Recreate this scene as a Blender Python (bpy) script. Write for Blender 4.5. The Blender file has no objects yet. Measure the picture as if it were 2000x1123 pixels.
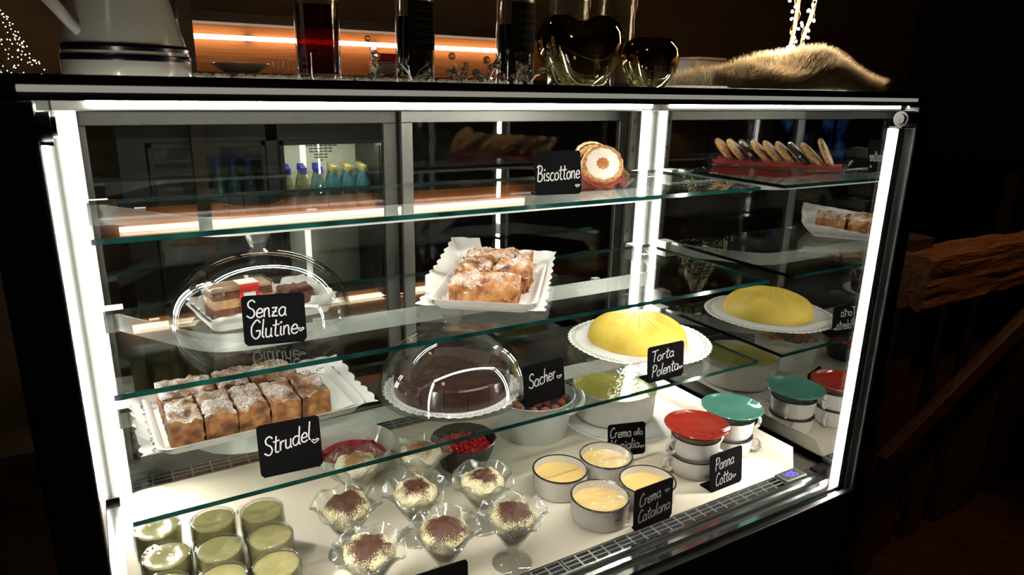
import bpy, math, random
from mathutils import Vector, Matrix, Euler, noise
PI = math.pi
sc = bpy.context.scene
col = sc.collection
R = random.Random(7)

# ---------------------------------------------------------------- camera, world, lamps, exposure
cam_d = bpy.data.cameras.new('camera'); cam = bpy.data.objects.new('camera', cam_d); col.objects.link(cam)
cam.location = (0.0484, -1.3982, 0.77783)
cam.rotation_euler = (1.28817, -0.02063, -0.53494)
cam_d.sensor_width = 36; cam_d.lens = 24.503; cam_d.clip_start = 0.02
cam_d.dof.use_dof = True; cam_d.dof.focus_distance = 1.22; cam_d.dof.aperture_fstop = 11.0
sc.camera = cam
w = bpy.data.worlds.new('world'); sc.world = w; w.use_nodes = True
w.node_tree.nodes['Background'].inputs[0].default_value = (0.9, 0.55, 0.32, 1)
w.node_tree.nodes['Background'].inputs[1].default_value = 0.0025
sc.view_settings.view_transform = 'Standard'; sc.view_settings.look = 'None'
sc.view_settings.exposure = 0.0; sc.view_settings.gamma = 1.0
sc.view_settings.use_curve_mapping = False
LED = 170.0            # radiance of the white light strips of the case
cy = sc.cycles
cy.use_denoising = True
cy.max_bounces = 10; cy.diffuse_bounces = 4; cy.glossy_bounces = 6; cy.transmission_bounces = 6; cy.transparent_max_bounces = 28
cy.sample_clamp_indirect = 6.0
cy.caustics_reflective = False; cy.caustics_refractive = False

def point_lamp(name, loc, power, color, size=0.06, spot=None, target=None):
    d = bpy.data.lights.new(name, 'SPOT' if spot else 'POINT'); d.energy = power; d.color = color; d.shadow_soft_size = size
    o = bpy.data.objects.new(name, d); col.objects.link(o); o.location = loc
    if spot:
        d.spot_size = spot; d.spot_blend = 0.6
        o.rotation_euler = (Vector(target) - Vector(loc)).to_track_quat('-Z', 'Y').to_euler()
    return o
# dim warm ceiling lamps of the bar room
point_lamp('ceiling_spot', (2.6, -1.1, 1.9), 20, (1.0, 0.45, 0.16), 0.05, 0.75, (2.1, -0.4, 0.2))
point_lamp('ceiling_lamp', (-0.9, -1.9, 2.0), 4, (1.0, 0.80, 0.58), 0.12)
point_lamp('ceiling_spot', (0.1, 0.5, 2.0), 5, (1.0, 0.62, 0.36), 0.05, 1.2, (0.3, 0.2, 0.8))

# ---------------------------------------------------------------- mesh helpers
class MB:
    def __init__(s): s.v = []; s.f = []; s.m = []
    def add(s, V, F, mi=0):
        b = len(s.v); s.v += [tuple(v) for v in V]; s.f += [tuple(i + b for i in f) for f in F]; s.m += [mi] * len(F); return s
    def box(s, x0, x1, y0, y1, z0, z1, mi=0):
        V = [(x0,y0,z0),(x1,y0,z0),(x1,y1,z0),(x0,y1,z0),(x0,y0,z1),(x1,y0,z1),(x1,y1,z1),(x0,y1,z1)]
        return s.add(V, [(0,3,2,1),(4,5,6,7),(0,1,5,4),(1,2,6,5),(2,3,7,6),(3,0,4,7)], mi)
    def tube(s, pts, r, n=8, mi=0, closed=False, cap=True):
        P = [Vector(p) for p in pts]; k = len(P); rr = r if isinstance(r, (list, tuple)) else [r] * k
        V = []; F = []
        up = Vector((0, 0, 1))
        for i, p in enumerate(P):
            a = P[(i - 1) % k] if (closed or i > 0) else p
            b = P[(i + 1) % k] if (closed or i < k - 1) else p
            t = (b - a).normalized()
            u = t.cross(up) if abs(t.dot(up)) < 0.95 else t.cross(Vector((1, 0, 0)))
            u.normalize(); q = u.cross(t)
            for j in range(n):
                th = 2 * PI * j / n
                V.append(p + (u * math.cos(th) + q * math.sin(th)) * rr[i])
        for i in range(k if closed else k - 1):
            for j in range(n):
                a = i * n + j; b = i * n + (j + 1) % n; c = ((i + 1) % k) * n + (j + 1) % n; d = ((i + 1) % k) * n + j
                F.append((a, b, c, d))
        if cap and not closed:
            F.append(tuple(range(n))[::-1]); F.append(tuple(range((k - 1) * n, k * n)))
        return s.add(V, F, mi)
    def lathe(s, prof, n=40, fn=None, mi=0, c=(0, 0, 0)):
        V = []; F = []; rings = []
        for (r, z) in prof:
            if r <= 1e-6:
                rings.append([len(V)]); V.append((c[0], c[1], c[2] + z))
            else:
                ring = []
                for j in range(n):
                    th = 2 * PI * j / n
                    r2, z2 = fn(th, r, z) if fn else (r, z)
                    ring.append(len(V)); V.append((c[0] + r2 * math.cos(th), c[1] + r2 * math.sin(th), c[2] + z2))
                rings.append(ring)
        for a, b in zip(rings, rings[1:]):
            if len(a) == 1 and len(b) == 1: continue
            for j in range(n):
                k = (j + 1) % n
                if len(a) == 1: F.append((a[0], b[k], b[j]))
                elif len(b) == 1: F.append((a[j], a[k], b[0]))
                else: F.append((a[j], a[k], b[k], b[j]))
        return s.add(V, F, mi)
    def build(s, name, mat, parent=None, smooth=True, loc=None, rot=None, angle=40):
        me = bpy.data.meshes.new(name); me.from_pydata(s.v, [], s.f); me.validate()
        mats = mat if isinstance(mat, (list, tuple)) else [mat]
        for m in mats: me.materials.append(m)
        if len(mats) > 1 and len(me.polygons) == len(s.m): me.polygons.foreach_set('material_index', s.m)
        if smooth:
            me.shade_smooth(); me.set_sharp_from_angle(angle=math.radians(angle))
        o = bpy.data.objects.new(name, me); col.objects.link(o)
        if parent: o.parent = parent
        if loc is not None: o.location = loc
        if rot is not None: o.rotation_euler = rot
        return o

def tag(o, label, cat, group=None, kind=None):
    if label: o['label'] = label
    if cat: o['category'] = cat
    if group: o['group'] = group
    if kind: o['kind'] = kind
    return o
def thing(name, label, cat, loc=(0, 0, 0), rz=0, group=None):
    o = bpy.data.objects.new(name, None); col.objects.link(o); o.location = loc; o.rotation_euler = (0, 0, rz); o.empty_display_size = 0.02
    return tag(o, label, cat, group)
def dup(o, parent=None):
    c = o.copy(); col.objects.link(c); c.parent = parent
    for ch in list(o.children): dup(ch, c)
    return c
def bevel(o, wd=0.002, seg=2):
    m = o.modifiers.new('bevel', 'BEVEL'); m.width = wd; m.segments = seg; m.limit_method = 'ANGLE'; return o
def box(name, x0, x1, y0, y1, z0, z1, mat, parent=None, bv=0.0):
    o = MB().box(x0, x1, y0, y1, z0, z1).build(name, mat, parent, smooth=False)
    return bevel(o, bv) if bv else o
def fbm(p, s, seed=0.0, o=4):
    q = Vector((p[0] * s + seed * 7.31, p[1] * s - seed * 3.7, p[2] * s + seed * 1.9))
    return noise.fractal(q, 1.0, 2.0, o, noise_basis='PERLIN_ORIGINAL')
def smooth_line(pts, k=6, closed=False):
    P = [Vector(p) for p in pts]; n = len(P); out = []
    if n < 3 and not closed: return P
    for i in range(n if closed else n - 1):
        a = P[(i - 1) % n] if (closed or i > 0) else P[i]; b = P[i]; c = P[(i + 1) % n]; d = P[(i + 2) % n] if (closed or i < n - 2) else P[(i + 1) % n]
        for j in range(k):
            t = j / k
            out.append(0.5 * ((2 * b) + (c - a) * t + (2 * a - 5 * b + 4 * c - d) * t * t + (3 * b - a - 3 * c + d) * t ** 3))
    if not closed: out.append(P[-1])
    return out

# ---------------------------------------------------------------- materials
def new_mat(name):
    m = bpy.data.materials.new(name); m.use_nodes = True; nt = m.node_tree; nt.nodes.clear()
    out = nt.nodes.new('ShaderNodeOutputMaterial'); return m, nt, out
def N(nt, t, **k):
    n = nt.nodes.new('ShaderNode' + t)
    for a, b in k.items():
        if a.startswith('i_'):
            key = a[2:].replace('_', ' '); n.inputs[key].default_value = b
        else: setattr(n, a, b)
    return n
def rgba(c): return (c[0], c[1], c[2], 1.0)
def coords(nt, kind='Object', scale=(1, 1, 1)):
    tc = N(nt, 'TexCoord'); mp = N(nt, 'Mapping'); mp.inputs['Scale'].default_value = scale
    nt.links.new(tc.outputs[kind], mp.inputs['Vector']); return mp.outputs['Vector']
def ramp(nt, fac, stops):
    r = N(nt, 'ValToRGB'); cr = r.color_ramp
    while len(cr.elements) > 1: cr.elements.remove(cr.elements[0])
    cr.elements[0].position = stops[0][0]; cr.elements[0].color = rgba(stops[0][1])
    for p, c in stops[1:]:
        e = cr.elements.new(p); e.color = rgba(c)
    nt.links.new(fac, r.inputs['Fac']); return r.outputs['Color']
def solid(name, c, rough=0.5, metal=0.0, vary=0.08, scale=60.0, bump=0.0, coat=0.0, sss=0.0, spec=0.5):
    """plain surface with a slight procedural variation"""
    m, nt, out = new_mat(name); b = N(nt, 'BsdfPrincipled')
    vec = coords(nt); nz = N(nt, 'TexNoise'); nz.inputs['Scale'].default_value = scale; nz.inputs['Detail'].default_value = 4
    nt.links.new(vec, nz.inputs['Vector'])
    lo = [max(0, x * (1 - vary)) for x in c]; hi = [min(1, x * (1 + vary)) for x in c]
    nt.links.new(ramp(nt, nz.outputs['Fac'], [(0.3, lo), (0.7, hi)]), b.inputs['Base Color'])
    b.inputs['Roughness'].default_value = rough; b.inputs['Metallic'].default_value = metal
    b.inputs['Coat Weight'].default_value = coat; b.inputs['Coat Roughness'].default_value = 0.05
    b.inputs['Specular IOR Level'].default_value = spec
    if sss:
        b.inputs['Subsurface Weight'].default_value = sss; b.inputs['Subsurface Radius'].default_value = (0.01, 0.008, 0.004); b.inputs['Subsurface Scale'].default_value = 0.5
    if bump:
        bp = N(nt, 'Bump'); bp.inputs['Strength'].default_value = bump; bp.inputs['Distance'].default_value = 0.002
        nt.links.new(nz.outputs['Fac'], bp.inputs['Height']); nt.links.new(bp.outputs['Normal'], b.inputs['Normal'])
    nt.links.new(b.outputs[0], out.inputs[0]); return m
def emit(name, c, s):
    m, nt, out = new_mat(name); e = N(nt, 'Emission'); e.inputs[0].default_value = rgba(c); e.inputs[1].default_value = s
    nt.links.new(e.outputs[0], out.inputs[0]); return m
def glass(name, tint=(1, 1, 1), ior=1.5, gloss=(1, 1, 1), rough=0.0, streak=0.0, haze=0.0, edge=None):
    """thin clear sheet: fresnel mix of straight transmission and mirror reflection"""
    m, nt, out = new_mat(name)
    tr = N(nt, 'BsdfTransparent'); tr.inputs[0].default_value = rgba(tint)
    gl = N(nt, 'BsdfGlossy'); gl.inputs['Color'].default_value = rgba(gloss); gl.inputs['Roughness'].default_value = rough
    if edge:          # longer way through the wall where it is seen edge on
        lw = N(nt, 'LayerWeight'); lw.inputs[0].default_value = 0.5; pw = N(nt, 'Math', operation='POWER'); pw.inputs[1].default_value = 4.0; nt.links.new(lw.outputs['Facing'], pw.inputs[0])
        me_ = N(nt, 'MixRGB'); nt.links.new(pw.outputs[0], me_.inputs[0]); me_.inputs[1].default_value = rgba(tint); me_.inputs[2].default_value = rgba(edge); nt.links.new(me_.outputs[0], tr.inputs[0])
    fr = N(nt, 'Fresnel'); ge = N(nt, 'NewGeometry'); mr = N(nt, 'MapRange')     # same reflectance from either face of the sheet
    mr.inputs['To Min'].default_value = ior; mr.inputs['To Max'].default_value = 1.0 / ior
    nt.links.new(ge.outputs['Backfacing'], mr.inputs['Value']); nt.links.new(mr.outputs[0], fr.inputs['IOR'])
    mx = N(nt, 'MixShader'); nt.links.new(fr.outputs[0], mx.inputs[0]); nt.links.new(tr.outputs[0], mx.inputs[1]); nt.links.new(gl.outputs[0], mx.inputs[2])
    last = mx.outputs[0]
    if streak:
        vec = coords(nt); nz = N(nt, 'TexNoise'); nz.inputs['Scale'].default_value = 90; nz.inputs['Detail'].default_value = 3
        nt.links.new(vec, nz.inputs['Vector'])
        bp = N(nt, 'Bump'); bp.inputs['Strength'].default_value = streak; bp.inputs['Distance'].default_value = 0.003
        nt.links.new(nz.outputs['Fac'], bp.inputs['Height'])
        nt.links.new(bp.outputs[0], gl.inputs['Normal']); nt.links.new(bp.outputs[0], fr.inputs['Normal'])
    if haze:
        df = N(nt, 'BsdfDiffuse'); df.inputs[0].default_value = (0.9, 0.9, 0.88, 1)
        m2 = N(nt, 'MixShader'); m2.inputs[0].default_value = max(0, haze)
        if haze < 0:      # crinkled film: milky creases
            v2 = coords(nt, 'Object', (1.0, 4.0, 1.0)); n3 = N(nt, 'TexNoise'); n3.inputs['Scale'].default_value = 45; n3.inputs['Detail'].default_value = 5; n3.inputs['Distortion'].default_value = 1.5; nt.links.new(v2, n3.inputs['Vector'])
            r3 = N(nt, 'MapRange'); r3.inputs['From Min'].default_value = 0.56; r3.inputs['From Max'].default_value = 0.80; r3.inputs['To Max'].default_value = -haze; nt.links.new(n3.outputs['Fac'], r3.inputs['Value']); nt.links.new(r3.outputs[0], m2.inputs[0])
        nt.links.new(last, m2.inputs[1]); nt.links.new(df.outputs[0], m2.inputs[2]); last = m2.outputs[0]
    nt.links.new(last, out.inputs[0]); return m

M = {}
M['mirror'] = solid('side_mirror_glass', (0.30, 0.305, 0.295), 0.0, 1.0, 0.01)
M['alu'] = solid('brushed_aluminium', (0.20, 0.20, 0.18), 0.38, 0.85, 0.05, 200)
M['alu_dark'] = solid('door_frame_aluminium', (0.085, 0.085, 0.074), 0.45, 0.5, 0.06, 100)
M['rail'] = solid('shelf_rail_metal', (0.50, 0.51, 0.47), 0.42, 0.25, 0.03, 80)
M['steel'] = solid('polished_steel', (0.68, 0.69, 0.68), 0.14, 1.0, 0.05, 30)
M['grille'] = solid('satin_grille_steel', (0.42, 0.42, 0.40), 0.30, 0.8, 0.05, 60)
M['black'] = solid('black_lacquer', (0.012, 0.011, 0.011), 0.42, 0.0, 0.2)
M['black_gloss'] = solid('smoked_top_glass', (0.006, 0.010, 0.009), 0.06, 0.0, 0.1)
M['trim'] = emit('trim_painted_glow', (1.0, 0.93, 0.80), 0.26)  # metal trim with its lit look put in as a faint glow; no lamp
M['void'] = solid('dark_duct', (0.006, 0.006, 0.006), 0.7)
M['profile'] = solid('grey_light_profile', (0.075, 0.075, 0.068), 0.5, 0.0, 0.05)
M['led'] = emit('white_led', (1.0, 0.965, 0.885), LED)
M['pane'] = glass('clear_pane', (0.95, 0.965, 0.955), 1.5)
M['front'] = glass('front_pane', (0.985, 0.99, 0.985), 1.45)
M['shelf'] = glass('shelf_glass', (0.955, 0.985, 0.97), 1.5)
M['clear'] = glass('tableware_glass', (0.98, 0.985, 0.975), 1.55, streak=0.08, edge=(0.50, 0.54, 0.50))
M['dome'] = glass('dome_glass', (0.985, 0.99, 0.985), 1.5, edge=(0.60, 0.62, 0.60))
M['acrylic'] = glass('acrylic', (0.97, 0.96, 0.95), 1.5)
M['film_soft'] = glass('smooth_cling_film', (0.985, 0.985, 0.975), 1.42, streak=0.22, haze=-0.10, rough=0.04)
M['film'] = glass('cling_film', (0.98, 0.98, 0.97), 1.45, streak=0.8, haze=-0.42, rough=0.04)
m, nt, out = new_mat('shelf_edge_green')
b = N(nt, 'BsdfPrincipled'); b.inputs['Base Color'].default_value = (0.006, 0.055, 0.045, 1); b.inputs['Roughness'].default_value = 0.08; b.inputs['Specular IOR Level'].default_value = 0.8
vec = coords(nt, 'Object', (6, 1, 1)); nz = N(nt, 'TexNoise'); nz.inputs['Scale'].default_value = 3; nt.links.new(vec, nz.inputs['Vector'])
nt.links.new(ramp(nt, nz.outputs['Fac'], [(0.35, (0.001, 0.010, 0.009)), (0.7, (0.004, 0.036, 0.028))]), b.inputs['Base Color'])
nt.links.new(b.outputs[0], out.inputs[0]); M['edge'] = m
# ribbed beige mat of the deck
m, nt, out = new_mat('deck_mat'); b = N(nt, 'BsdfPrincipled')
vec = coords(nt); ck = N(nt, 'TexChecker'); ck.inputs['Scale'].default_value = 260; nt.links.new(vec, ck.inputs['Vector'])
nz = N(nt, 'TexNoise'); nz.inputs['Scale'].default_value = 9; nt.links.new(vec, nz.inputs['Vector'])
nt.links.new(ramp(nt, nz.outputs['Fac'], [(0.3, (0.66, 0.585, 0.455)), (0.7, (0.72, 0.645, 0.51))]), b.inputs['Base Color'])
bp = N(nt, 'Bump'); bp.inputs['Strength'].default_value = 0.35; bp.inputs['Distance'].default_value = 0.0006
nt.links.new(ck.outputs['Fac'], bp.inputs['Height']); nt.links.new(bp.outputs[0], b.inputs['Normal']); b.inputs['Roughness'].default_value = 0.42
nt.links.new(b.outputs[0], out.inputs[0]); M['deck'] = m
M['china'] = solid('white_china', (0.68, 0.65, 0.59), 0.12, 0, 0.02, 20, coat=0.3)
M['enamel'] = solid('white_enamel', (0.68, 0.65, 0.59), 0.22, 0, 0.03, 15, coat=0.2)
M['navy'] = solid('dark_enamel_rim', (0.012, 0.012, 0.016), 0.25)
M['saucer_red'] = solid('red_glaze', (0.27, 0.020, 0.011), 0.10, 0, 0.05, 20, coat=0.6)
M['saucer_green'] = solid('green_glaze', (0.062, 0.20, 0.150), 0.10, 0, 0.05, 20, coat=0.6)
M['pail'] = solid('white_pail_metal', (0.64, 0.65, 0.62), 0.3, 0, 0.02, 15)
M['paper'] = solid('tray_paper', (0.70, 0.67, 0.62), 0.55, 0, 0.02, 30)
M['bowl_black'] = solid('black_bowl', (0.012, 0.012, 0.013), 0.2, 0, 0.1, coat=0.3)
M['custard'] = solid('custard', (0.80, 0.56, 0.20), 0.22, 0, 0.06, 14, bump=0.1, sss=0.25)
M['pudding'] = solid('yellow_pudding', (0.60, 0.52, 0.10), 0.12, 0, 0.08, 12, coat=0.4)
M['cream_green'] = solid('pale_green_cream', (0.38, 0.335, 0.14), 0.30, 0, 0.06, 40, bump=0.3, sss=0.25)
M['board'] = solid('chalkboard', (0.0025, 0.0025, 0.0028), 0.85, 0, 0.2, spec=0.03)
M['chalk'] = solid('chalk_marker', (0.40, 0.39, 0.375), 0.7, 0, 0.1, 300)
M['choc'] = solid('chocolate_glaze', (0.036, 0.015, 0.013), 0.24, 0, 0.25, 25, bump=0.08, coat=0.25)
M['choc_crumb'] = solid('chocolate_crumb', (0.10, 0.035, 0.02), 0.8, 0, 0.5, 160, bump=0.9)
M['berry_red'] = solid('red_berry', (0.45, 0.012, 0.012), 0.12, 0, 0.25, 60, coat=0.4)
M['berry_orange'] = solid('orange_berry', (0.72, 0.10, 0.04), 0.3, 0, 0.3, 90)
M['berry_dark'] = solid('dark_berry', (0.05, 0.02, 0.05), 0.25, 0, 0.3, 60)
M['napkin'] = solid('red_napkin', (0.50, 0.02, 0.03), 0.8, 0, 0.1, 100, bump=0.2)
M['label_red'] = solid('red_label', (0.62, 0.035, 0.03), 0.4)
M['label_white'] = solid('white_label', (0.75, 0.74, 0.72), 0.4)
def pastry(name, cols, sugar, s=55.0, sug_scale=26.0):
    m, nt, out = new_mat(name); b = N(nt, 'BsdfPrincipled'); vec = coords(nt)
    oi = N(nt, 'ObjectInfo'); ad = N(nt, 'VectorMath', operation='ADD'); nt.links.new(vec, ad.inputs[0]); nt.links.new(oi.outputs['Random'], ad.inputs[1]); vec = ad.outputs[0]
    n1 = N(nt, 'TexNoise'); n1.inputs['Scale'].default_value = s; n1.inputs['Detail'].default_value = 5; nt.links.new(vec, n1.inputs['Vector'])
    base = ramp(nt, n1.outputs['Fac'], list(zip((0.28, 0.42, 0.55, 0.72), cols)))
    n2 = N(nt, 'TexNoise'); n2.inputs['Scale'].default_value = sug_scale; n2.inputs['Detail'].default_value = 3; nt.links.new(vec, n2.inputs['Vector'])
    n3 = N(nt, 'TexNoise'); n3.inputs['Scale'].default_value = 420; n3.inputs['Detail'].default_value = 2; nt.links.new(vec, n3.inputs['Vector'])
    ge = N(nt, 'NewGeometry'); sx = N(nt, 'SeparateXYZ'); nt.links.new(ge.outputs['Normal'], sx.inputs[0])
    up = N(nt, 'MapRange'); up.inputs['From Min'].default_value = 0.25; up.inputs['From Max'].default_value = 0.85; nt.links.new(sx.outputs['Z'], up.inputs['Value'])
    a = N(nt, 'MapRange'); a.inputs['From Min'].default_value = 0.62 - sugar * 0.3; a.inputs['From Max'].default_value = 0.75 - sugar * 0.2; nt.links.new(n2.outputs['Fac'], a.inputs['Value'])
    g = N(nt, 'MapRange'); g.inputs['From Min'].default_value = 0.36; g.inputs['From Max'].default_value = 0.56; nt.links.new(n3.outputs['Fac'], g.inputs['Value'])
    mu = N(nt, 'Math', operation='MULTIPLY'); nt.links.new(up.outputs[0], mu.inputs[0]); nt.links.new(a.outputs[0], mu.inputs[1])
    mu2 = N(nt, 'Math', operation='MULTIPLY'); nt.links.new(mu.outputs[0], mu2.inputs[0]); nt.links.new(g.outputs[0], mu2.inputs[1])
    mx = N(nt, 'MixRGB'); nt.links.new(mu2.outputs[0], mx.inputs[0]); nt.links.new(base, mx.inputs[1]); mx.inputs[2].default_value = (0.66, 0.61, 0.57, 1)
    nt.links.new(mx.outputs[0], b.inputs['Base Color']); b.inputs['Roughness'].default_value = 0.6
    bp = N(nt, 'Bump'); bp.inputs['Strength'].default_value = 0.6; bp.inputs['Distance'].default_value = 0.003
    nt.links.new(n1.outputs['Fac'], bp.inputs['Height']); nt.links.new(bp.outputs[0], b.inputs['Normal'])
    nt.links.new(b.outputs[0], out.inputs[0]); return m
M['strudel'] = pastry('strudel_pastry', [(0.03, 0.010, 0.004), (0.13, 0.045, 0.012), (0.25, 0.105, 0.028), (0.36, 0.185, 0.062)], 0.74)
M['apple'] = pastry('apple_cake_pastry', [(0.07, 0.018, 0.007), (0.26, 0.09, 0.02), (0.36, 0.155, 0.042), (0.44, 0.25, 0.10)], 0.66, 45)
M['biscuit'] = pastry('biscuit_dough', [(0.14, 0.055, 0.014), (0.32, 0.15, 0.04), (0.44, 0.24, 0.07), (0.52, 0.33, 0.12)], 0.0, 120)
M['icing'] = solid('biscuit_icing', (0.72, 0.64, 0.54), 0.6, 0, 0.06, 80)
M['jam'] = solid('biscuit_jam', (0.38, 0.14, 0.035), 0.3, 0, 0.2, 80)
def cocoa(name, cream, dust, amount, rad=0.044):
    """mascarpone cream dusted with cocoa, speckled towards the rim"""
    m, nt, out = new_mat(name); b = N(nt, 'BsdfPrincipled'); vec = coords(nt)
    oi = N(nt, 'ObjectInfo'); ad = N(nt, 'VectorMath', operation='ADD'); nt.links.new(vec, ad.inputs[0]); nt.links.new(oi.outputs['Random'], ad.inputs[1])
    n1 = N(nt, 'TexNoise'); n1.inputs['Scale'].default_value = 38; n1.inputs['Detail'].default_value = 3; nt.links.new(ad.outputs[0], n1.inputs['Vector'])
    n2 = N(nt, 'TexNoise'); n2.inputs['Scale'].default_value = 520; n2.inputs['Detail'].default_value = 2; nt.links.new(ad.outputs[0], n2.inputs['Vector'])
    sp = N(nt, 'SeparateXYZ'); nt.links.new(vec, sp.inputs[0]); cb = N(nt, 'CombineXYZ'); nt.links.new(sp.outputs[0], cb.inputs[0]); nt.links.new(sp.outputs[1], cb.inputs[1])
    ln = N(nt, 'VectorMath', operation='LENGTH'); nt.links.new(cb.outputs[0], ln.inputs[0])
    ra = N(nt, 'MapRange'); ra.inputs['From Min'].default_value = rad * 0.95; ra.inputs['From Max'].default_value = rad * 0.2; nt.links.new(ln.outputs['Value'], ra.inputs['Value'])
    s1 = N(nt, 'Math', operation='MULTIPLY_ADD'); nt.links.new(n1.outputs['Fac'], s1.inputs[0]); s1.inputs[1].default_value = 1.1; s1.inputs[2].default_value = amount - 1.05
    s2 = N(nt, 'Math', operation='ADD'); nt.links.new(ra.outputs[0], s2.inputs[0]); nt.links.new(s1.outputs[0], s2.inputs[1])
    s3 = N(nt, 'Math', operation='MULTIPLY_ADD'); nt.links.new(n2.outputs['Fac'], s3.inputs[0]); s3.inputs[1].default_value = 1.6; nt.links.new(s2.outputs[0], s3.inputs[2])
    mr = N(nt, 'MapRange'); mr.inputs['From Min'].default_value = 0.82; mr.inputs['From Max'].default_value = 1.12; nt.links.new(s3.outputs[0], mr.inputs['Value'])
    mx = N(nt, 'MixRGB'); nt.links.new(mr.outputs[0], mx.inputs[0]); mx.inputs[1].default_value = rgba(cream); mx.inputs[2].default_value = rgba(dust)
    nt.links.new(mx.outputs[0], b.inputs['Base Color']); b.inputs['Roughness'].default_value = 0.6
    bp = N(nt, 'Bump'); bp.inputs['Strength'].default_value = 0.5; bp.inputs['Distance'].default_value = 0.003
    nt.links.new(n1.outputs['Fac'], bp.inputs['Height']); nt.links.new(bp.outputs[0], b.inputs['Normal'])
    nt.links.new(b.outputs[0], out.inputs[0]); return m
M['tira_dark'] = cocoa('tiramisu_cream_cocoa', (0.70, 0.62, 0.36), (0.060, 0.016, 0.005), 0.46)
M['tira_mid'] = cocoa('tiramisu_cream_light_cocoa', (0.72, 0.65, 0.40), (0.07, 0.018, 0.008), 0.24)
M['tira_pale'] = cocoa('cream_cinnamon_dust', (0.82, 0.76, 0.56), (0.42, 0.17, 0.08), 0.18)
# lace doily: holes cut in a band near the rim, uv.x runs along the rim, uv.y across (1 = rim)
for key, nm, ky_, kc_ in (('doily', 'doily_paper', 4.2, 3.05), ('doily_fine', 'fine_doily_paper', 13.0, 11.9)):
  m, nt, out = new_mat(nm); tc = N(nt, 'TexCoord')
  sp = N(nt, 'SeparateXYZ'); nt.links.new(tc.outputs['UV'], sp.inputs[0])
  def rosette(sc_u, ky=4.2, kc=3.05):
      fx = N(nt, 'Math', operation='MULTIPLY'); nt.links.new(sp.outputs[0], fx.inputs[0]); fx.inputs[1].default_value = sc_u
      fr = N(nt, 'Math', operation='FRACT'); nt.links.new(fx.outputs[0], fr.inputs[0])
      cx = N(nt, 'Math', operation='SUBTRACT'); nt.links.new(fr.outputs[0], cx.inputs[0]); cx.inputs[1].default_value = 0.5
      y0 = N(nt, 'Math', operation='MULTIPLY_ADD'); nt.links.new(sp.outputs[1], y0.inputs[0]); y0.inputs[1].default_value = ky; y0.inputs[2].default_value = -kc
      a = N(nt, 'Math', operation='ARCTAN2'); nt.links.new(y0.outputs[0], a.inputs[0]); nt.links.new(cx.outputs[0], a.inputs[1])
      am = N(nt, 'Math', operation='MULTIPLY'); nt.links.new(a.outputs[0], am.inputs[0]); am.inputs[1].default_value = 11.0
      si = N(nt, 'Math', operation='SINE'); nt.links.new(am.outputs[0], si.inputs[0])
      cb = N(nt, 'CombineXYZ'); nt.links.new(cx.outputs[0], cb.inputs[0]); nt.links.new(y0.outputs[0], cb.inputs[1])
      ln = N(nt, 'VectorMath', operation='LENGTH'); nt.links.new(cb.outputs[0], ln.inputs[0])
      d = N(nt, 'Math', operation='SUBTRACT'); nt.links.new(ln.outputs['Value'], d.inputs[0]); d.inputs[1].default_value = 0.33
      ab = N(nt, 'Math', operation='ABSOLUTE'); nt.links.new(d.outputs[0], ab.inputs[0])
      l1 = N(nt, 'Math', operation='LESS_THAN'); nt.links.new(ab.outputs[0], l1.inputs[0]); l1.inputs[1].default_value = 0.085
      g1 = N(nt, 'Math', operation='GREATER_THAN'); nt.links.new(si.outputs[0], g1.inputs[0]); g1.inputs[1].default_value = -0.15
      mu = N(nt, 'Math', operation='MULTIPLY'); nt.links.new(l1.outputs[0], mu.inputs[0]); nt.links.new(g1.outputs[0], mu.inputs[1])
      return mu.outputs[0]
  hole = rosette(1.0, ky_, kc_)
  b = N(nt, 'BsdfPrincipled'); b.inputs['Base Color'].default_value = (0.70, 0.68, 0.645, 1); b.inputs['Roughness'].default_value = 0.7
  tr = N(nt, 'BsdfTransparent'); mx = N(nt, 'MixShader'); nt.links.new(hole, mx.inputs[0]); nt.links.new(b.outputs[0], mx.inputs[1]); nt.links.new(tr.outputs[0], mx.inputs[2])
  nt.links.new(mx.outputs[0], out.inputs[0]); M[key] = m
def cast_glass(name, tint, clear=0.35, ior=1.48, rough=0.0):
    m, nt, out = new_mat(name); g = N(nt, 'BsdfGlass'); g.inputs['Color'].default_value = rgba(tint); g.inputs['IOR'].default_value = ior; g.inputs['Roughness'].default_value = rough
    tr = N(nt, 'BsdfTransparent'); tr.inputs[0].default_value = rgba(tint); mx = N(nt, 'MixShader'); mx.inputs[0].default_value = 1 - clear
    nt.links.new(tr.outputs[0], mx.inputs[1]); nt.links.new(g.outputs[0], mx.inputs[2]); nt.links.new(mx.outputs[0], out.inputs[0]); return m
M['cast'] = glass('cast_glass', (0.965, 0.975, 0.96), 1.60, streak=0.10, haze=0.035, rough=0.02, edge=(0.30, 0.34, 0.31))
# yellow polenta cake
m, nt, out = new_mat('polenta_marzipan'); b = N(nt, 'BsdfPrincipled'); vec = coords(nt)
n1 = N(nt, 'TexNoise'); n1.inputs['Scale'].default_value = 28; n1.inputs['Detail'].default_value = 6; nt.links.new(vec, n1.inputs['Vector'])
nt.links.new(ramp(nt, n1.outputs['Fac'], [(0.3, (0.70, 0.44, 0.045)), (0.5, (0.80, 0.56, 0.075)), (0.75, (0.82, 0.62, 0.12))]), b.inputs['Base Color'])
b.inputs['Roughness'].default_value = 0.55
n2 = N(nt, 'TexNoise'); n2.inputs['Scale'].default_value = 260; nt.links.new(vec, n2.inputs['Vector'])
bp = N(nt, 'Bump'); bp.inputs['Strength'].default_value = 0.25; bp.inputs['Distance'].default_value = 0.002; nt.links.new(n2.outputs['Fac'], bp.inputs['Height']); nt.links.new(bp.outputs[0], b.inputs['Normal'])
nt.links.new(b.outputs[0], out.inputs[0]); M['polenta'] = m
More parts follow.
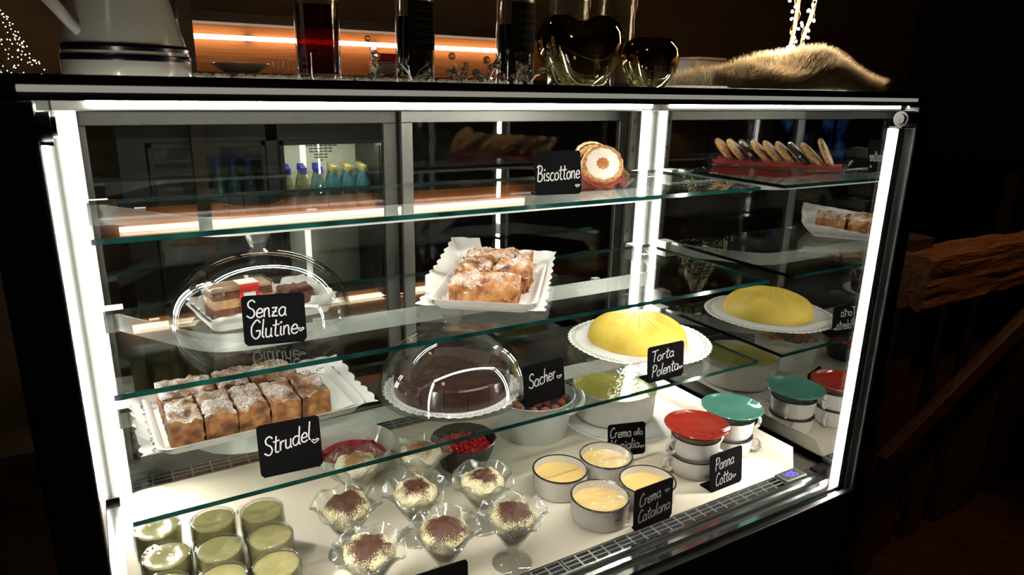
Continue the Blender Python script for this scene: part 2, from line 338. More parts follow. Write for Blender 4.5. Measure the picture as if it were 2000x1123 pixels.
def wood(name, c0, c1, scale=(1, 14, 14), rough=0.55, bump=0.3, ns=3.0):
    m, nt, out = new_mat(name); b = N(nt, 'BsdfPrincipled'); vec = coords(nt, 'Object', scale)
    n1 = N(nt, 'TexNoise'); n1.inputs['Scale'].default_value = ns; n1.inputs['Detail'].default_value = 6; n1.inputs['Distortion'].default_value = 1.2; nt.links.new(vec, n1.inputs['Vector'])
    nt.links.new(ramp(nt, n1.outputs['Fac'], [(0.3, c0), (0.7, c1)]), b.inputs['Base Color']); b.inputs['Roughness'].default_value = rough
    bp = N(nt, 'Bump'); bp.inputs['Strength'].default_value = bump; bp.inputs['Distance'].default_value = 0.006; nt.links.new(n1.outputs['Fac'], bp.inputs['Height']); nt.links.new(bp.outputs[0], b.inputs['Normal'])
    nt.links.new(b.outputs[0], out.inputs[0]); return m
M['wood_warm'] = wood('larch_panel', (0.40, 0.125, 0.028), (0.54, 0.20, 0.05))
M['wood_dark'] = wood('dark_timber', (0.05, 0.025, 0.014), (0.10, 0.05, 0.026))
M['wood_rough'] = wood('weathered_beam', (0.11, 0.05, 0.022), (0.36, 0.18, 0.085), (1.2, 9, 9), 0.65, 1.0, 6.0)
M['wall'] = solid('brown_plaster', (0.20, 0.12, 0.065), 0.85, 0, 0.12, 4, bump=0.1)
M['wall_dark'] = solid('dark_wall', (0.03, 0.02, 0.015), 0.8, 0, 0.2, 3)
M['floor'] = wood('floorboards', (0.05, 0.022, 0.012), (0.10, 0.045, 0.022), (8, 1, 1), 0.45)
M['tube_warm'] = emit('warm_tube', (1.0, 0.80, 0.58), 7.0)
M['fairy'] = emit('fairy_light', (1.0, 0.72, 0.42), 560.0)
M['blue_led'] = emit('blue_digit', (0.16, 0.13, 1.0), 3.0)

# ================================================================ ROOM
def struct(name, mb, mat, smooth=False): return tag(mb.build(name, mat, None, smooth), None, None, kind='structure')
FZ = -0.60
struct('floor', MB().box(-3.2, 5.0, -3.2, 2.4, FZ - 0.05, FZ), M['floor'])
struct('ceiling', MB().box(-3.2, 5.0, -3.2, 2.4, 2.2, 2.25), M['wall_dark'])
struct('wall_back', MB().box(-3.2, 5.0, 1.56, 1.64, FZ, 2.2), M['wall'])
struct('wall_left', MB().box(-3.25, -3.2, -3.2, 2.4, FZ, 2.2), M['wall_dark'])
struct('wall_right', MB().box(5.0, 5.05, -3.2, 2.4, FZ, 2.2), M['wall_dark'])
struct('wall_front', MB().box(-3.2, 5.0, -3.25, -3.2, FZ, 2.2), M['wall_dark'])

# ================================================================ DISPLAY CASE
W = 1.3
case = thing('display_case', 'black refrigerated pastry display case with lit glass interior and mirrored sides', 'display case', (0, 0, FZ))
def part(name, mb, mat, parent=case, smooth=False, bv=0.0):
    o = mb.build(name, mat, parent, smooth)
    if parent is case: o.location = (0, 0, -FZ)
    if bv: bevel(o, bv)
    return o
part('base_cabinet', MB().box(-0.035, 1.345, -0.672, 0.12, FZ, -0.016), M['black'])
part('front_fascia', MB().box(-0.035, 1.345, -0.680, -0.668, -0.16, -0.006), M['black'], bv=0.002)
for n, x0, x1, ox in (('left', -0.006, 0.0, -0.03), ('right', W, W + 0.006, W + 0.045)):
    part('side_mirror', MB().box(x0, x1, -0.648, 0.10, -0.016, 0.757), M['mirror'])
part('side_panel', MB().box(-0.032, -0.0065, -0.65, 0.11, -0.016, 0.757), M['black'])
part('side_panel', MB().box(W + 0.0065, W + 0.040, -0.65, 0.11, -0.016, 0.757), M['black'])
part('corner_post', MB().box(-0.032, 0.0118, -0.680, -0.659, -0.6, 0.757), M['black'], bv=0.003)
part('corner_post', MB().box(W + 0.006, W + 0.045, -0.680, -0.650, -0.6, 0.757), M['black'], bv=0.003)
# roof of the case
part('roof_frame_and_shield', MB().box(-0.036, 1.346, -0.668, -0.640, 0.757, 0.7705).box(0.0, 1.3, -0.640, -0.600, 0.7635, 0.7705).box(-0.036, 1.346, 0.03, 0.13, 0.757, 0.7705).box(-0.036, 0.004, -0.640, 0.03, 0.757, 0.7705).box(1.296, 1.346, -0.640, 0.03, 0.757, 0.7705), M['black'])  # inner front box is an unseen shield, added to block light going up
part('metal_trim', MB().box(0.001, 1.306, -0.674, -0.6685, 0.7642, 0.7700), M['trim'], bv=0.001)  # metal front trim, brightness painted in by its glowing material
rg = MB(); x0, x1, y0, y1, a, b_ = -0.045, 1.356, -0.684, 0.14, 0.7706, 0.779
V = [(x0,y0,a),(x1,y0,a),(x1,y1,a),(x0,y1,a),(x0,y0,b_),(x1,y0,b_),(x1,y1,b_),(x0,y1,b_)]
rg.add(V, [(0,3,2,1),(4,5,6,7)], 0); rg.add(V, [(0,1,5,4),(1,2,6,5),(2,3,7,6),(3,0,4,7)], 1); part('roof_glass', rg, [glass('smoked_roof_glass', (0.72, 0.74, 0.72), 1.5), M['black_gloss']])
# polished sill, steel floor pan, beige deck tray
part('floor_pan', MB().box(0.0, W, -0.64, 0.10, -0.016, -0.010), M['steel'])
sl = MB(); prof = [(-0.612, 0.006), (-0.616, 0.006), (-0.617, -0.002), (-0.6325, -0.002), (-0.634, 0.003), (-0.637, 0.003), (-0.639, -0.005), (-0.659, -0.003), (-0.661, -0.016), (-0.612, -0.016)]
k = len(prof); sl.add([(0.002, y, z) for y, z in prof] + [(1.298, y, z) for y, z in prof], [(i, (i + 1) % k, (i + 1) % k + k, i + k) for i in range(k)])
part('front_sill', sl, M['steel'])
dk = MB(); pr = [(0.012, -0.006), (0.012, 0.0)] + [(1.236 + 0.012 * math.sin(a), 0.012 - 0.012 * math.cos(a)) for a in (0, .3, .6, .9, 1.2)] + [(1.262, 0.045)]
t = MB(); ys = [-0.578, 0.0]
rows = []
for (x, z) in pr[1:]: rows.append([(x, y, z) for y in ys])
V = [p for r in rows for p in r]; F = [(2 * i, 2 * i + 2, 2 * i + 3, 2 * i + 1) for i in range(len(rows) - 1)]
V[-2] = (V[-2][0], -0.560, V[-2][2]); t.add(V, F); o = part('deck_tray', t, M['deck'], smooth=True)
sm = o.modifiers.new('thick', 'SOLIDIFY'); sm.thickness = 0.002; sm.offset = -1
# clipped front corner of the side flange
# grilles with real slots
def grille(x0, x1, y0, y1, z, cols, rows_, parent, name='air_grille'):
    mb = MB(); bx = (x1 - x0) / cols; fy = 0.18 * (y1 - y0) / rows_; by = (y1 - y0) / rows_
    xs = []; ys_ = []
    for i in range(cols): xs += [x0 + i * bx, x0 + i * bx + 0.05 * bx, x0 + i * bx + 0.95 * bx]
    xs.append(x1)
    for j in range(rows_): ys_ += [y0 + j * by, y0 + j * by + 0.11 * by, y0 + j * by + 0.89 * by]
    ys_.append(y1)
    nx = len(xs); V = [(x, y, z) for y in ys_ for x in xs]; F = []
    for j in range(len(ys_) - 1):
        for i in range(nx - 1):
            if i % 3 == 1 and j % 3 == 1: continue
            F.append((j * nx + i, j * nx + i + 1, (j + 1) * nx + i + 1, (j + 1) * nx + i))
    mb.add(V, F); o = part(name, mb, M['grille'], parent)
    s = o.modifiers.new('thick', 'SOLIDIFY'); s.thickness = 0.0016; s.offset = -1
    return o
part('air_duct', MB().box(0.004, 1.296, -0.6115, -0.579, -0.0098, -0.006), M['void'])
grille(0.010, 0.643, -0.611, -0.581, 0.004, 22, 3, case); grille(0.647, 1.189, -0.611, -0.581, 0.004, 19, 3, case)
part('air_duct', MB().box(0.03, 1.27, 0.001, 0.052, -0.0098, -0.006), M['void'])
grille(0.035, 0.62, 0.002, 0.050, 0.001, 16, 3, case); grille(0.624, 1.24, 0.002, 0.050, 0.001, 17, 3, case)
part('duct_lip', MB().box(0.012, 1.25, -0.5800, -0.5780, -0.008, 0.004), M['steel'])
# thermometer display
dsp = part('thermometer', MB().box(1.191, 1.255, -0.608, -0.577, 0.0, 0.008), M['alu_dark'], bv=0.0012)
part('screen', MB().box(1.200, 1.246, -0.604, -0.581, 0.008, 0.0086), M['void'], dsp)
SEG = {'4': 'bcfg', '0': 'abcdef', '5': 'acdfg'}
dg = MB()
def seg7(ch, ox, oy, wd, ht, z):
    t_ = 0.0018
    pos = {'a': (ox, ox + wd, oy + ht - t_, oy + ht), 'g': (ox, ox + wd, oy + ht / 2 - t_ / 2, oy + ht / 2 + t_ / 2), 'd': (ox, ox + wd, oy, oy + t_),
           'f': (ox, ox + t_, oy + ht / 2, oy + ht), 'b': (ox + wd - t_, ox + wd, oy + ht / 2, oy + ht), 'e': (ox, ox + t_, oy, oy + ht / 2), 'c': (ox + wd - t_, ox + wd, oy, oy + ht / 2)}
    for s_ in SEG[ch]: a = pos[s_]; dg.box(a[0], a[1], a[2], a[3], z, z + 0.0004)
for i, ch in enumerate('405'): seg7(ch, 1.2065 + i * 0.0115, -0.6005, 0.0085, 0.016, 0.0086)
part('digit_readout', dg, M['blue_led'], dsp)
# light strips: rear corners, front corners, rear top rail
part('light_profile', MB().box(0.0, 0.034, -0.008, 0.004, 0.0, 0.745), M['profile'])
part('light_strip', MB().box(0.011, 0.027, -0.0125, -0.0082, 0.004, 0.742), M['led'])
part('light_profile', MB().box(W - 0.046, W, -0.008, 0.004, 0.0, 0.745), M['profile'])
part('light_strip', MB().box(W - 0.036, W - 0.018, -0.0125, -0.0082, 0.004, 0.742), M['led'])
part('light_profile', MB().box(W - 0.014, W, -0.660, -0.638, -0.006, 0.718), M['profile'], bv=0.001)
part('light_strip', MB().box(W - 0.0175, W - 0.0142, -0.657, -0.643, -0.003, 0.716), M['led'])
part('light_profile', MB().box(0.0, 0.008, -0.657, -0.628, -0.006, 0.718), M['profile'], bv=0.001)
part('light_strip', MB().box(0.0082, 0.0098, -0.654, -0.640, -0.003, 0.716), M['led'])
part('light_rail', MB().box(0.0, W, -0.026, 0.03, 0.7225, 0.7545), M['alu'], bv=0.002)
part('light_strip', MB().box(0.05, W - 0.03, -0.0290, -0.0262, 0.7310, 0.7400), M['led'])
part('light_strip', MB().box(0.03, W - 0.03, -0.6395, -0.6290, 0.7575, 0.7620), M['led'])
for s_, x in ((-1, W - 0.068),):
    up = part('slotted_upright', MB().box(x, x + 0.020, 0.002, 0.012, 0.0, 0.7265), M['alu_dark'])
    for z in (0.69, 0.62, 0.55, 0.48, 0.41, 0.34, 0.27, 0.20, 0.13, 0.06):
        part('keyhole', MB().box(x + 0.007, x + 0.013, 0.0005, 0.0022, z, z + 0.012), M['void'], up)
# rear sliding doors
def rear_door(x0, x1, y, z1_, st, mat):
    d = part('sliding_door', MB().box(x0, x1, y, y + 0.014, z1_ - 0.026, z1_).box(x0, x1, y, y + 0.014, 0.0, 0.03).box(x0, x0 + st, y, y + 0.014, 0.03, z1_ - 0.026).box(x1 - st, x1, y, y + 0.014, 0.03, z1_ - 0.026), mat, bv=0.0015)
    part('door_pane', MB().box(x0 + st - 0.002, x1 - st + 0.002, y + 0.004, y + 0.010, 0.028, z1_ - 0.024), M['pane'], d)
    return d
rear_door(0.014, 0.628, 0.072, 0.7190, 0.030, M['alu_dark'])
rear_door(0.632, 1.262, 0.052, 0.7210, 0.026, M['alu'])
part('door_track', MB().box(0.0, W, 0.03, 0.10, 0.7215, 0.7545), M['alu_dark'])
part('door_track', MB().box(0.0, W, 0.052, 0.10, -0.010, 0.0), M['alu_dark'])
part('rear_jamb', MB().box(0.0, 0.013, 0.03, 0.10, 0.0, 0.7215), M['alu_dark']); part('rear_jamb', MB().box(1.266, W, 0.03, 0.10, 0.0, 0.7215), M['alu_dark'])
# front pane and its hinges
part('front_pane', MB().box(0.004, 1.296, -0.6665, -0.6620, -0.008, 0.757), M['front'])
for x0, x1 in ((-0.008, 0.0215), (1.272, 1.312)):
    h = MB()
    n = 20
    for xa, xb, r in ((x0, x1, 0.0135), (x0 - 0.004, x0, 0.009), (x1, x1 + 0.004, 0.009)):
        V = [(x, -0.668 + r * math.cos(2 * PI * j / n), 0.735 + r * math.sin(2 * PI * j / n)) for x in (xa, xb) for j in range(n)]
        h.add(V, [(j, (j + 1) % n, n + (j + 1) % n, n + j) for j in range(n)] + [tuple(range(n)), tuple(range(n, 2 * n))])
    h.box(x0, x1, -0.672, -0.650, 0.7195, 0.7215)
    part('pane_hinge', h, M['black'], smooth=True)

# ================================================================ GLASS SHELVES (pane + bowed metal rail)
Z1, Z2, Z3 = 0.5809, 0.3895, 0.2033
SH = [(Z1, -0.396, 'topmost glass shelf carrying the biscuit tray, on a bowed metal rail'),
      (Z2, -0.4486, 'middle glass shelf carrying the apple cake and glass dome, on a bowed metal rail'),
      (Z3, -0.4467, 'lowest glass shelf carrying the strudel and yellow cake, on a bowed metal rail')]
for z, yf, lab in SH:
    s = thing('glass_shelf', lab, 'shelf', (0, 0, z - 0.008), 0, 'glass shelves of the display case')
    g = MB(); x0, x1, y0, y1, a, b_ = 0.0335, 1.2613, yf, -0.0633, 0.0005, 0.008
    V = [(x0,y0,a),(x1,y0,a),(x1,y1,a),(x0,y1,a),(x0,y0,b_),(x1,y0,b_),(x1,y1,b_),(x0,y1,b_)]
    g.add(V, [(0,3,2,1),(4,5,6,7)], 0); g.add(V, [(0,1,5,4),(1,2,6,5),(2,3,7,6),(3,0,4,7)], 1)
    g.build('pane', [M['shelf'], M['edge']], s, smooth=False)
    path = [(0.036, -0.0140)] + [(0.038, -0.030), (0.06, -0.075), (0.145, -0.205)]
    cx, cyy, rr = 0.0, 0.0, 0.0
    path += [(0.165, -0.232), (0.192, -0.250), (0.225, -0.258), (0.4, -0.258), (0.65, -0.258), (0.9, -0.258)]
    path += [(W - x, y) for x, y in reversed([(0.045, -0.030), (0.06, -0.075), (0.145, -0.205), (0.165, -0.232), (0.192, -0.250), (0.225, -0.258)])] + [(W - 0.044, -0.0140)]
    P = [Vector((x, y, 0)) for x, y in path]; rb = MB(); V = []; F = []
    for i, p in enumerate(P):
        tt = (P[min(i + 1, len(P) - 1)] - P[max(i - 1, 0)]).normalized(); nn = Vector((-tt.y, tt.x, 0)) * 0.0012
        for (q, zz) in ((p + nn, 0.0), (p - nn, 0.0), (p - nn, -0.031), (p + nn, -0.031)): V.append((q.x, q.y, zz))
    for i in range(len(P) - 1):
        for j in range(4): F.append((4 * i + j, 4 * i + (j + 1) % 4, 4 * i + 4 + (j + 1) % 4, 4 * i + 4 + j))
    F += [(0, 1, 2, 3), tuple(4 * (len(P) - 1) + j for j in (3, 2, 1, 0))]
    rb.add(V, F)
    rl = rb.build('support_rail', M['rail'], s, smooth=True, angle=50)
    for x in (0.030, W - 0.070):
        MB().box(x, x + 0.032, -0.046, -0.008, -0.038, 0.002).build('bracket', M['rail'], s, smooth=False)
    for x, y in ((0.105, -0.128), (W - 0.105, -0.128), (0.35, -0.252), (0.95, -0.252)):
        MB().box(x - 0.008, x + 0.008, y, y + 0.012, -0.006, 0.0006).build('rest_pad', M['rail'], s, smooth=False)

# ================================================================ CHALKBOARD SIGNS
GL = {'a': ([[(.42,.42),(.25,.5),(.06,.35),(.06,.12),(.2,0),(.36,.1),(.42,.3)],[(.42,.48),(.41,.12),(.5,0)]], .52),
 'c': ([[(.4,.42),(.22,.5),(.05,.28),(.12,.04),(.28,0),(.42,.08)]], .44),
 'd': ([[(.42,.42),(.25,.5),(.06,.35),(.06,.12),(.2,0),(.36,.1),(.42,.3)],[(.46,1),(.43,.5),(.43,.12),(.52,0)]], .54),
 'e': ([[(.06,.24),(.36,.28),(.36,.44),(.22,.5),(.06,.32),(.08,.08),(.24,0),(.42,.1)]], .44),
 'g': ([[(.42,.42),(.25,.5),(.06,.35),(.06,.12),(.2,0),(.36,.1),(.42,.3)],[(.42,.48),(.42,-.2),(.3,-.38),(.1,-.3)]], .5),
 'h': ([[(.1,1),(.08,.5),(.07,0)],[(.07,.3),(.2,.5),(.34,.45),(.36,.1),(.44,0)]], .46),
 'i': ([[(.1,.5),(.09,.1),(.18,0)],[(.06,.74),(.1,.67),(.15,.76)]], .22),
 'l': ([[(.13,1),(.09,.5),(.08,.12),(.18,0)]], .22),
 'm': ([[(.06,.5),(.06,0)],[(.06,.32),(.16,.5),(.25,.44),(.27,0)],[(.27,.32),(.38,.5),(.47,.44),(.5,.06),(.57,0)]], .6),
 'n': ([[(.06,.5),(.06,0)],[(.06,.32),(.2,.5),(.32,.44),(.35,.06),(.43,0)]], .46),
 'o': ([[(.24,.5),(.06,.32),(.1,.05),(.26,0),(.4,.18),(.36,.42),(.22,.5),(.36,.46)]], .46),
 'r': ([[(.08,.5),(.08,0)],[(.08,.3),(.18,.48),(.32,.48)]], .36),
 's': ([[(.34,.44),(.2,.5),(.08,.4),(.14,.28),(.3,.2),(.33,.06),(.18,0),(.05,.06)]], .4),
 't': ([[(.18,.88),(.15,.45),(.14,.1),(.24,0),(.34,.05)],[(-.02,.58),(.38,.64)]], .36),
 'u': ([[(.06,.5),(.06,.1),(.18,0),(.32,.1),(.36,.3)],[(.36,.5),(.36,.1),(.44,0)]], .46),
 'z': ([[(.05,.48),(.36,.5)],[(.36,.5),(.06,.02)],[(.06,.02),(.4,.03)],[(.08,.25),(.34,.28)]], .44),
 'B': ([[(.14,1),(.1,.5),(.08,0)],[(-.02,.86),(.1,1),(.32,1),(.46,.84),(.38,.6),(.14,.52)],[(.14,.52),(.44,.46),(.52,.22),(.32,.0),(.04,.04)]], .6),
 'S': ([[(.5,.86),(.32,1),(.1,.86),(.14,.62),(.4,.45),(.48,.2),(.3,0),(.02,.14)]], .56),
 'G': ([[(.54,.84),(.34,1),(.06,.65),(.08,.2),(.3,0),(.5,.15),(.52,.42),(.3,.4)]], .6),
 'T': ([[(.0,.93),(.3,.96),(.62,1.02)],[(.33,.98),(.3,.5),(.28,0)]], .56),
 'P': ([[(.14,1),(.1,.5),(.08,0)],[(0,.86),(.2,1.02),(.46,.92),(.46,.64),(.3,.5),(.12,.48)]], .54),
 'C': ([[(.48,.85),(.3,1),(.06,.65),(.06,.2),(.24,0),(.48,.14)]], .52),
 'V': ([[(.04,1),(.24,0)],[(.24,0),(.52,1)]], .5),
 '*': ([[(.2,.02),(.0,.32),(.07,.48),(.2,.36),(.33,.5),(.42,.34),(.2,.02)]], .46),
 ' ': ([], .3)}
def lettering(lines, wd, ht):
    """lines: (text, x0, x1, y0, cap height, rise) in fractions of the board's width / height"""
    mb = MB()
    for text, x0, x1, y0, cap, rise in lines:
        ey = cap * ht; tot = sum(GL[ch][1] for ch in text); ex = (x1 - x0) * wd / tot; x = x0 * wd; hw = 0.00105 if cap > 0.24 else 0.00075
        for ch in text:
            strokes, adv = GL[ch]
            for st in strokes:
                pts = [Vector((x + (p.x + 0.10 * p.y) * ex, y0 * ht + p.y * ey + rise * ht * (x / wd - x0) / max(0.05, x1 - x0), 0)) for p in smooth_line([(px, py, 0) for px, py in st], 5)]
                V = []
                for i, p in enumerate(pts):
                    tt = pts[min(i + 1, len(pts) - 1)] - pts[max(i - 1, 0)]
                    if tt.length < 1e-9: tt = Vector((1, 0, 0))
                    tt.normalize(); nn = Vector((-tt.y, tt.x, 0)) * hw
                    V += [(p.x + nn.x, 0.0, p.y + nn.y), (p.x - nn.x, 0.0, p.y - nn.y)]
                mb.add(V, [(2 * i, 2 * i + 1, 2 * i + 3, 2 * i + 2) for i in range(len(pts) - 1)])
            x += adv * ex
    return mb
def sign(label, lines, loc, rz, wd=0.094, ht=0.074, tilt=0.16, lean=0.0, foot=1, depth=0.032):
    s = thing('chalkboard_sign', label, 'sign', loc, rz, 'chalkboard signs naming the desserts')
    b = MB(); r = 0.006; t_ = 0.0022; n = 5; out2 = []
    for (cx, cz, a0) in ((wd - r, r, -PI / 2), (wd - r, ht - r, 0), (r, ht - r, PI / 2), (r, r, PI)):
        for j in range(n): a = a0 + PI / 2 * j / (n - 1); out2.append((cx + r * math.cos(a), cz + r * math.sin(a)))
    k = len(out2); b.add([(x, 0, z) for x, z in out2] + [(x, t_, z) for x, z in out2], [tuple(range(k)), tuple(range(2 * k - 1, k - 1, -1))] + [(i, i + k, (i + 1) % k + k, (i + 1) % k) for i in range(k)])
    bo = b.build('board', M['board'], s, smooth=False, rot=(-tilt, lean, 0), loc=(0, 0, 0.0015))
    if lines:
        lt = lettering(lines, wd, ht).build('lettering', M['chalk'], bo, smooth=False); lt.location = (0, -0.0003, 0)
    f0, f1 = (-0.026, 0.004) if foot < 0 else (0.0, depth)
    MB().box(0.004, wd - 0.004, f0, f1, 0.0, 0.003).build('foot', M['board'], s, smooth=False)
    return s
sign('black sign reading Senza Glutine in front of the domed cake on the middle shelf', [('Senza', .06, .70, .55, .36, .0), ('Glutine', .10, .86, .12, .38, .05), ('*', .86, .96, .20, .15, 0)], (0.211, -0.346, Z2), math.radians(-12), 0.091, 0.076, tilt=0.10, depth=0.008)
sign('black sign reading Biscottone before the biscuit tray on the topmost shelf', [('Biscottone', .03, .97, .30, .36, .06), ('*', .86, .96, .14, .13, 0)], (0.751, -0.308, Z1), math.radians(-8), 0.096, 0.080, foot=1)
sign('black sign reading Strudel at the front of the lowest shelf', [('Strudel', .08, .84, .40, .36, .16), ('*', .84, .96, .46, .17, 0)], (0.206, -0.418, Z3), math.radians(-4), 0.092, 0.080, foot=1)
sign('black sign reading Sacher between the chocolate cake dome and white pail', [('Sacher', .10, .78, .42, .36, .10), ('*', .80, .93, .48, .17, 0)], (0.682, -0.402, Z3), math.radians(5), 0.096, 0.076, foot=1)
sign('black sign reading Torta Polenta in front of the yellow cake', [('Torta', .08, .72, .56, .32, .06), ('Polenta', .10, .86, .12, .34, .08), ('*', .86, .97, .20, .14, 0)], (0.957, -0.426, Z3), 0.0, 0.097, 0.074, tilt=0.08)
sign('black sign reading Crema alla Vaniglia behind the custard bowls', [('Crema', .05, .62, .58, .32, .0), ('alla', .68, .93, .60, .22, .0), ('Vaniglia', .06, .84, .20, .32, .0), ('*', .85, .96, .18, .15, 0)], (0.936, -0.344, 0.0), math.radians(-16), 0.088, 0.072, depth=0.024)
sign('black sign reading Crema Catalana standing by the front air grille', [('Crema', .12, .68, .54, .32, .10), ('*', .78, .90, .68, .16, 0), ('Catalana', .10, .94, .14, .32, .10)], (0.808, -0.580, 0.0044), math.radians(1), 0.094, 0.080, tilt=0.05, depth=0.010)
sign('black sign reading Panna Cotta beside the stacked cups with red saucer', [('Panna', .14, .74, .54, .34, .06), ('Cotta', .16, .68, .12, .34, .04), ('*', .68, .80, .18, .16, 0)], (1.029, -0.554, 0.0002), math.radians(1), 0.092, 0.078, tilt=0.12)
sign('black sign beside the front air grille before the tiramisu coupes', [], (0.369, -0.594, 0.0044), math.radians(-3), 0.094, 0.078, tilt=0.06)

# ================================================================ DOILIES, TRAYS
def uv_from(o, uvs):
    me = o.data; ul = me.uv_layers.new(name='UVMap')
    for l in me.loops: ul.data[l.index].uv = uvs[l.vertex_index]
def round_doily(name, r, lobes, parent, z=0.0, amp=0.03, lift=0.0, wav=0.0, seed=1):
    mb = MB(); n = lobes * 8; rings = [0.0, 0.3, 0.6, 0.8, 0.9, 0.96, 1.0]; V = [(0, 0, z)]; uv = [(0, 0)]
    for q in rings[1:]:
        for j in range(n):
            th = 2 * PI * j / n; sc_ = 1 + (amp * abs(math.sin(lobes * th / 2)) - amp if q == 1.0 else 0)
            zz = z + lift * max(0, q - 0.85) ** 1.5 + wav * max(0, q - 0.85) * 6.6 * math.sin(5 * th + seed) * math.cos(3 * th)
            V.append((r * q * sc_ * math.cos(th), r * q * sc_ * math.sin(th), zz)); uv.append((lobes * j / n, q))
    F = [(0, 1 + j, 1 + (j + 1) % n) for j in range(n)]
    for k in range(len(rings) - 2):
        for j in range(n): a = 1 + k * n + j; b = 1 + k * n + (j + 1) % n; F.append((a, a + n, b + n, b))
    mb.add(V, F); o = mb.build(name, M['doily_fine'], parent)
    # seam: recompute uv per loop so the last wedge does not wrap
    me = o.data; ul = me.uv_layers.new(name='UVMap')
    for p in me.polygons:
        us = [uv[v][0] for v in p.vertices]; wrap = max(us) - min(us) > lobes / 2
        for li, v in zip(p.loop_indices, p.vertices):
            u = uv[v]; ul.data[li].uv = (u[0] + (lobes if wrap and u[0] < lobes / 2 else 0), u[1])
    return o
def sheet_doily(name, lx, ly, rise_fn, parent, lob=0.034, seed=0):
    """rectangular paper doily centred on the origin, scalloped rim; rise_fn(x, y, d) -> (dx, dy, z), d = 0..1 inside the lace rim"""
    nx = int(lx / lob) * 8; ny = int(ly / lob) * 8; V = []; uv = []; F = []
    for j in range(ny + 1):
        for i in range(nx + 1):
            x = -lx / 2 + lx * i / nx; y = -ly / 2 + ly * j / ny
            ex = lx / 2 - abs(x); ey = ly / 2 - abs(y); e = min(ex, ey); band = 0.045; d = max(0.0, 1 - e / band)
            s_ = (y if ex < ey else x) / lob
            px, py = x, y
            if e < 1e-6:
                cut = 0.006 * (1 - abs(math.sin(PI * s_)))
                if ex < 1e-6: px -= math.copysign(cut, x)
                if ey < 1e-6: py -= math.copysign(cut, y)
            dx, dy, z = rise_fn(px, py, d); V.append((px + dx, py + dy, z)); uv.append((s_, 0.48 + 0.52 * d))
    for j in range(ny):
        for i in range(nx): a = j * (nx + 1) + i; F.append((a, a + 1, a + nx + 2, a + nx + 1))
    mb = MB(); mb.add(V, F); o = mb.build(name, M['doily'], parent); uv_from(o, uv); return o
def paper_tray(parent, lx, ly, h=0.018, flare=0.012, t_=0.0018, name='tray_body', mat=None):
    """shallow tray with flared walls and rounded corners"""
    def loop(gx, gy, r, z, n=6):
        o2 = []
        for sx, sy, a0 in ((1, -1, -PI / 2), (1, 1, 0), (-1, 1, PI / 2), (-1, -1, PI)):
            for j in range(n): a = a0 + PI / 2 * j / (n - 1); o2.append((sx * (gx - r) + r * math.cos(a), sy * (gy - r) + r * math.sin(a), z))
        return o2
    L = [loop(lx / 2, ly / 2, 0.016, 0), loop(lx / 2 + flare, ly / 2 + flare, 0.02, h), loop(lx / 2 + flare + 0.004, ly / 2 + flare + 0.004, 0.021, h + 0.001),
         loop(lx / 2 + flare - t_, ly / 2 + flare - t_, 0.02, h - 0.0005), loop(lx / 2 - t_, ly / 2 - t_, 0.016, t_)]
    k = len(L[0]); mb = MB(); V = [p for l in L for p in l]; F = [tuple(range(k))[::-1]]
    for q in range(len(L) - 1):
        for j in range(k): F.append((q * k + j, q * k + (j + 1) % k, (q + 1) * k + (j + 1) % k, (q + 1) * k + j))
    F.append(tuple(range((len(L) - 1) * k, len(L) * k))); mb.add(V, F)
    return mb.build(name, mat or M['paper'], parent)
def pastry_block(lx, ly, h, seed, rough=0.006, dome=0.0, n=16, nz=5, top_rough=1.0, skew=0.0):
    """closed lumpy block: grid box displaced with noise"""
    mb = MB(); V = {}; P = []
    def vid(i, j, k):
        key = (i, j, k)
        if key not in V:
            x = (i / n - .5) * lx; y = (j / n - .5) * ly; z = k / nz * h
            u = 2 * i / n - 1; v = 2 * j / n - 1
            ed = max(abs(u), abs(v)); rnd = 0.003 * max(0, ed - .88) * 8
            if k == nz: z -= rnd
            zz = z + dome * (1 - u * u) * (1 - v * v) * k / nz
            p = (x + seed, y, z)
            d = fbm(p, 42, seed, 3) * rough; dz = (fbm(p, 34, seed + 3, 3) * rough * 0.9 + abs(fbm(p, 70, seed + 9, 3)) * rough * 0.5) * top_rough
            s_ = 1 - abs(d) / lx * 2
            P.append((x * s_ + skew * y, y * (1 - abs(fbm(p, 38, seed + 5, 4)) * rough / ly * 2), max(0.0, zz + (dz * (k / nz)))))
            V[key] = len(P) - 1
        return V[key]
    F = []
    for i in range(n):
        for j in range(n):
            F.append((vid(i, j, nz), vid(i + 1, j, nz), vid(i + 1, j + 1, nz), vid(i, j + 1, nz)))
            F.append((vid(i, j, 0), vid(i, j + 1, 0), vid(i + 1, j + 1, 0), vid(i + 1, j, 0)))
    for k in range(nz):
        for i in range(n):
            F.append((vid(i, 0, k), vid(i + 1, 0, k), vid(i + 1, 0, k + 1), vid(i, 0, k + 1)))
            F.append((vid(i + 1, n, k), vid(i, n, k), vid(i, n, k + 1), vid(i + 1, n, k + 1)))
            F.append((vid(0, i + 1, k), vid(0, i, k), vid(0, i, k + 1), vid(0, i + 1, k + 1)))
            F.append((vid(n, i, k), vid(n, i + 1, k), vid(n, i + 1, k + 1), vid(n, i, k + 1)))
    mb.add(P, F); return mb

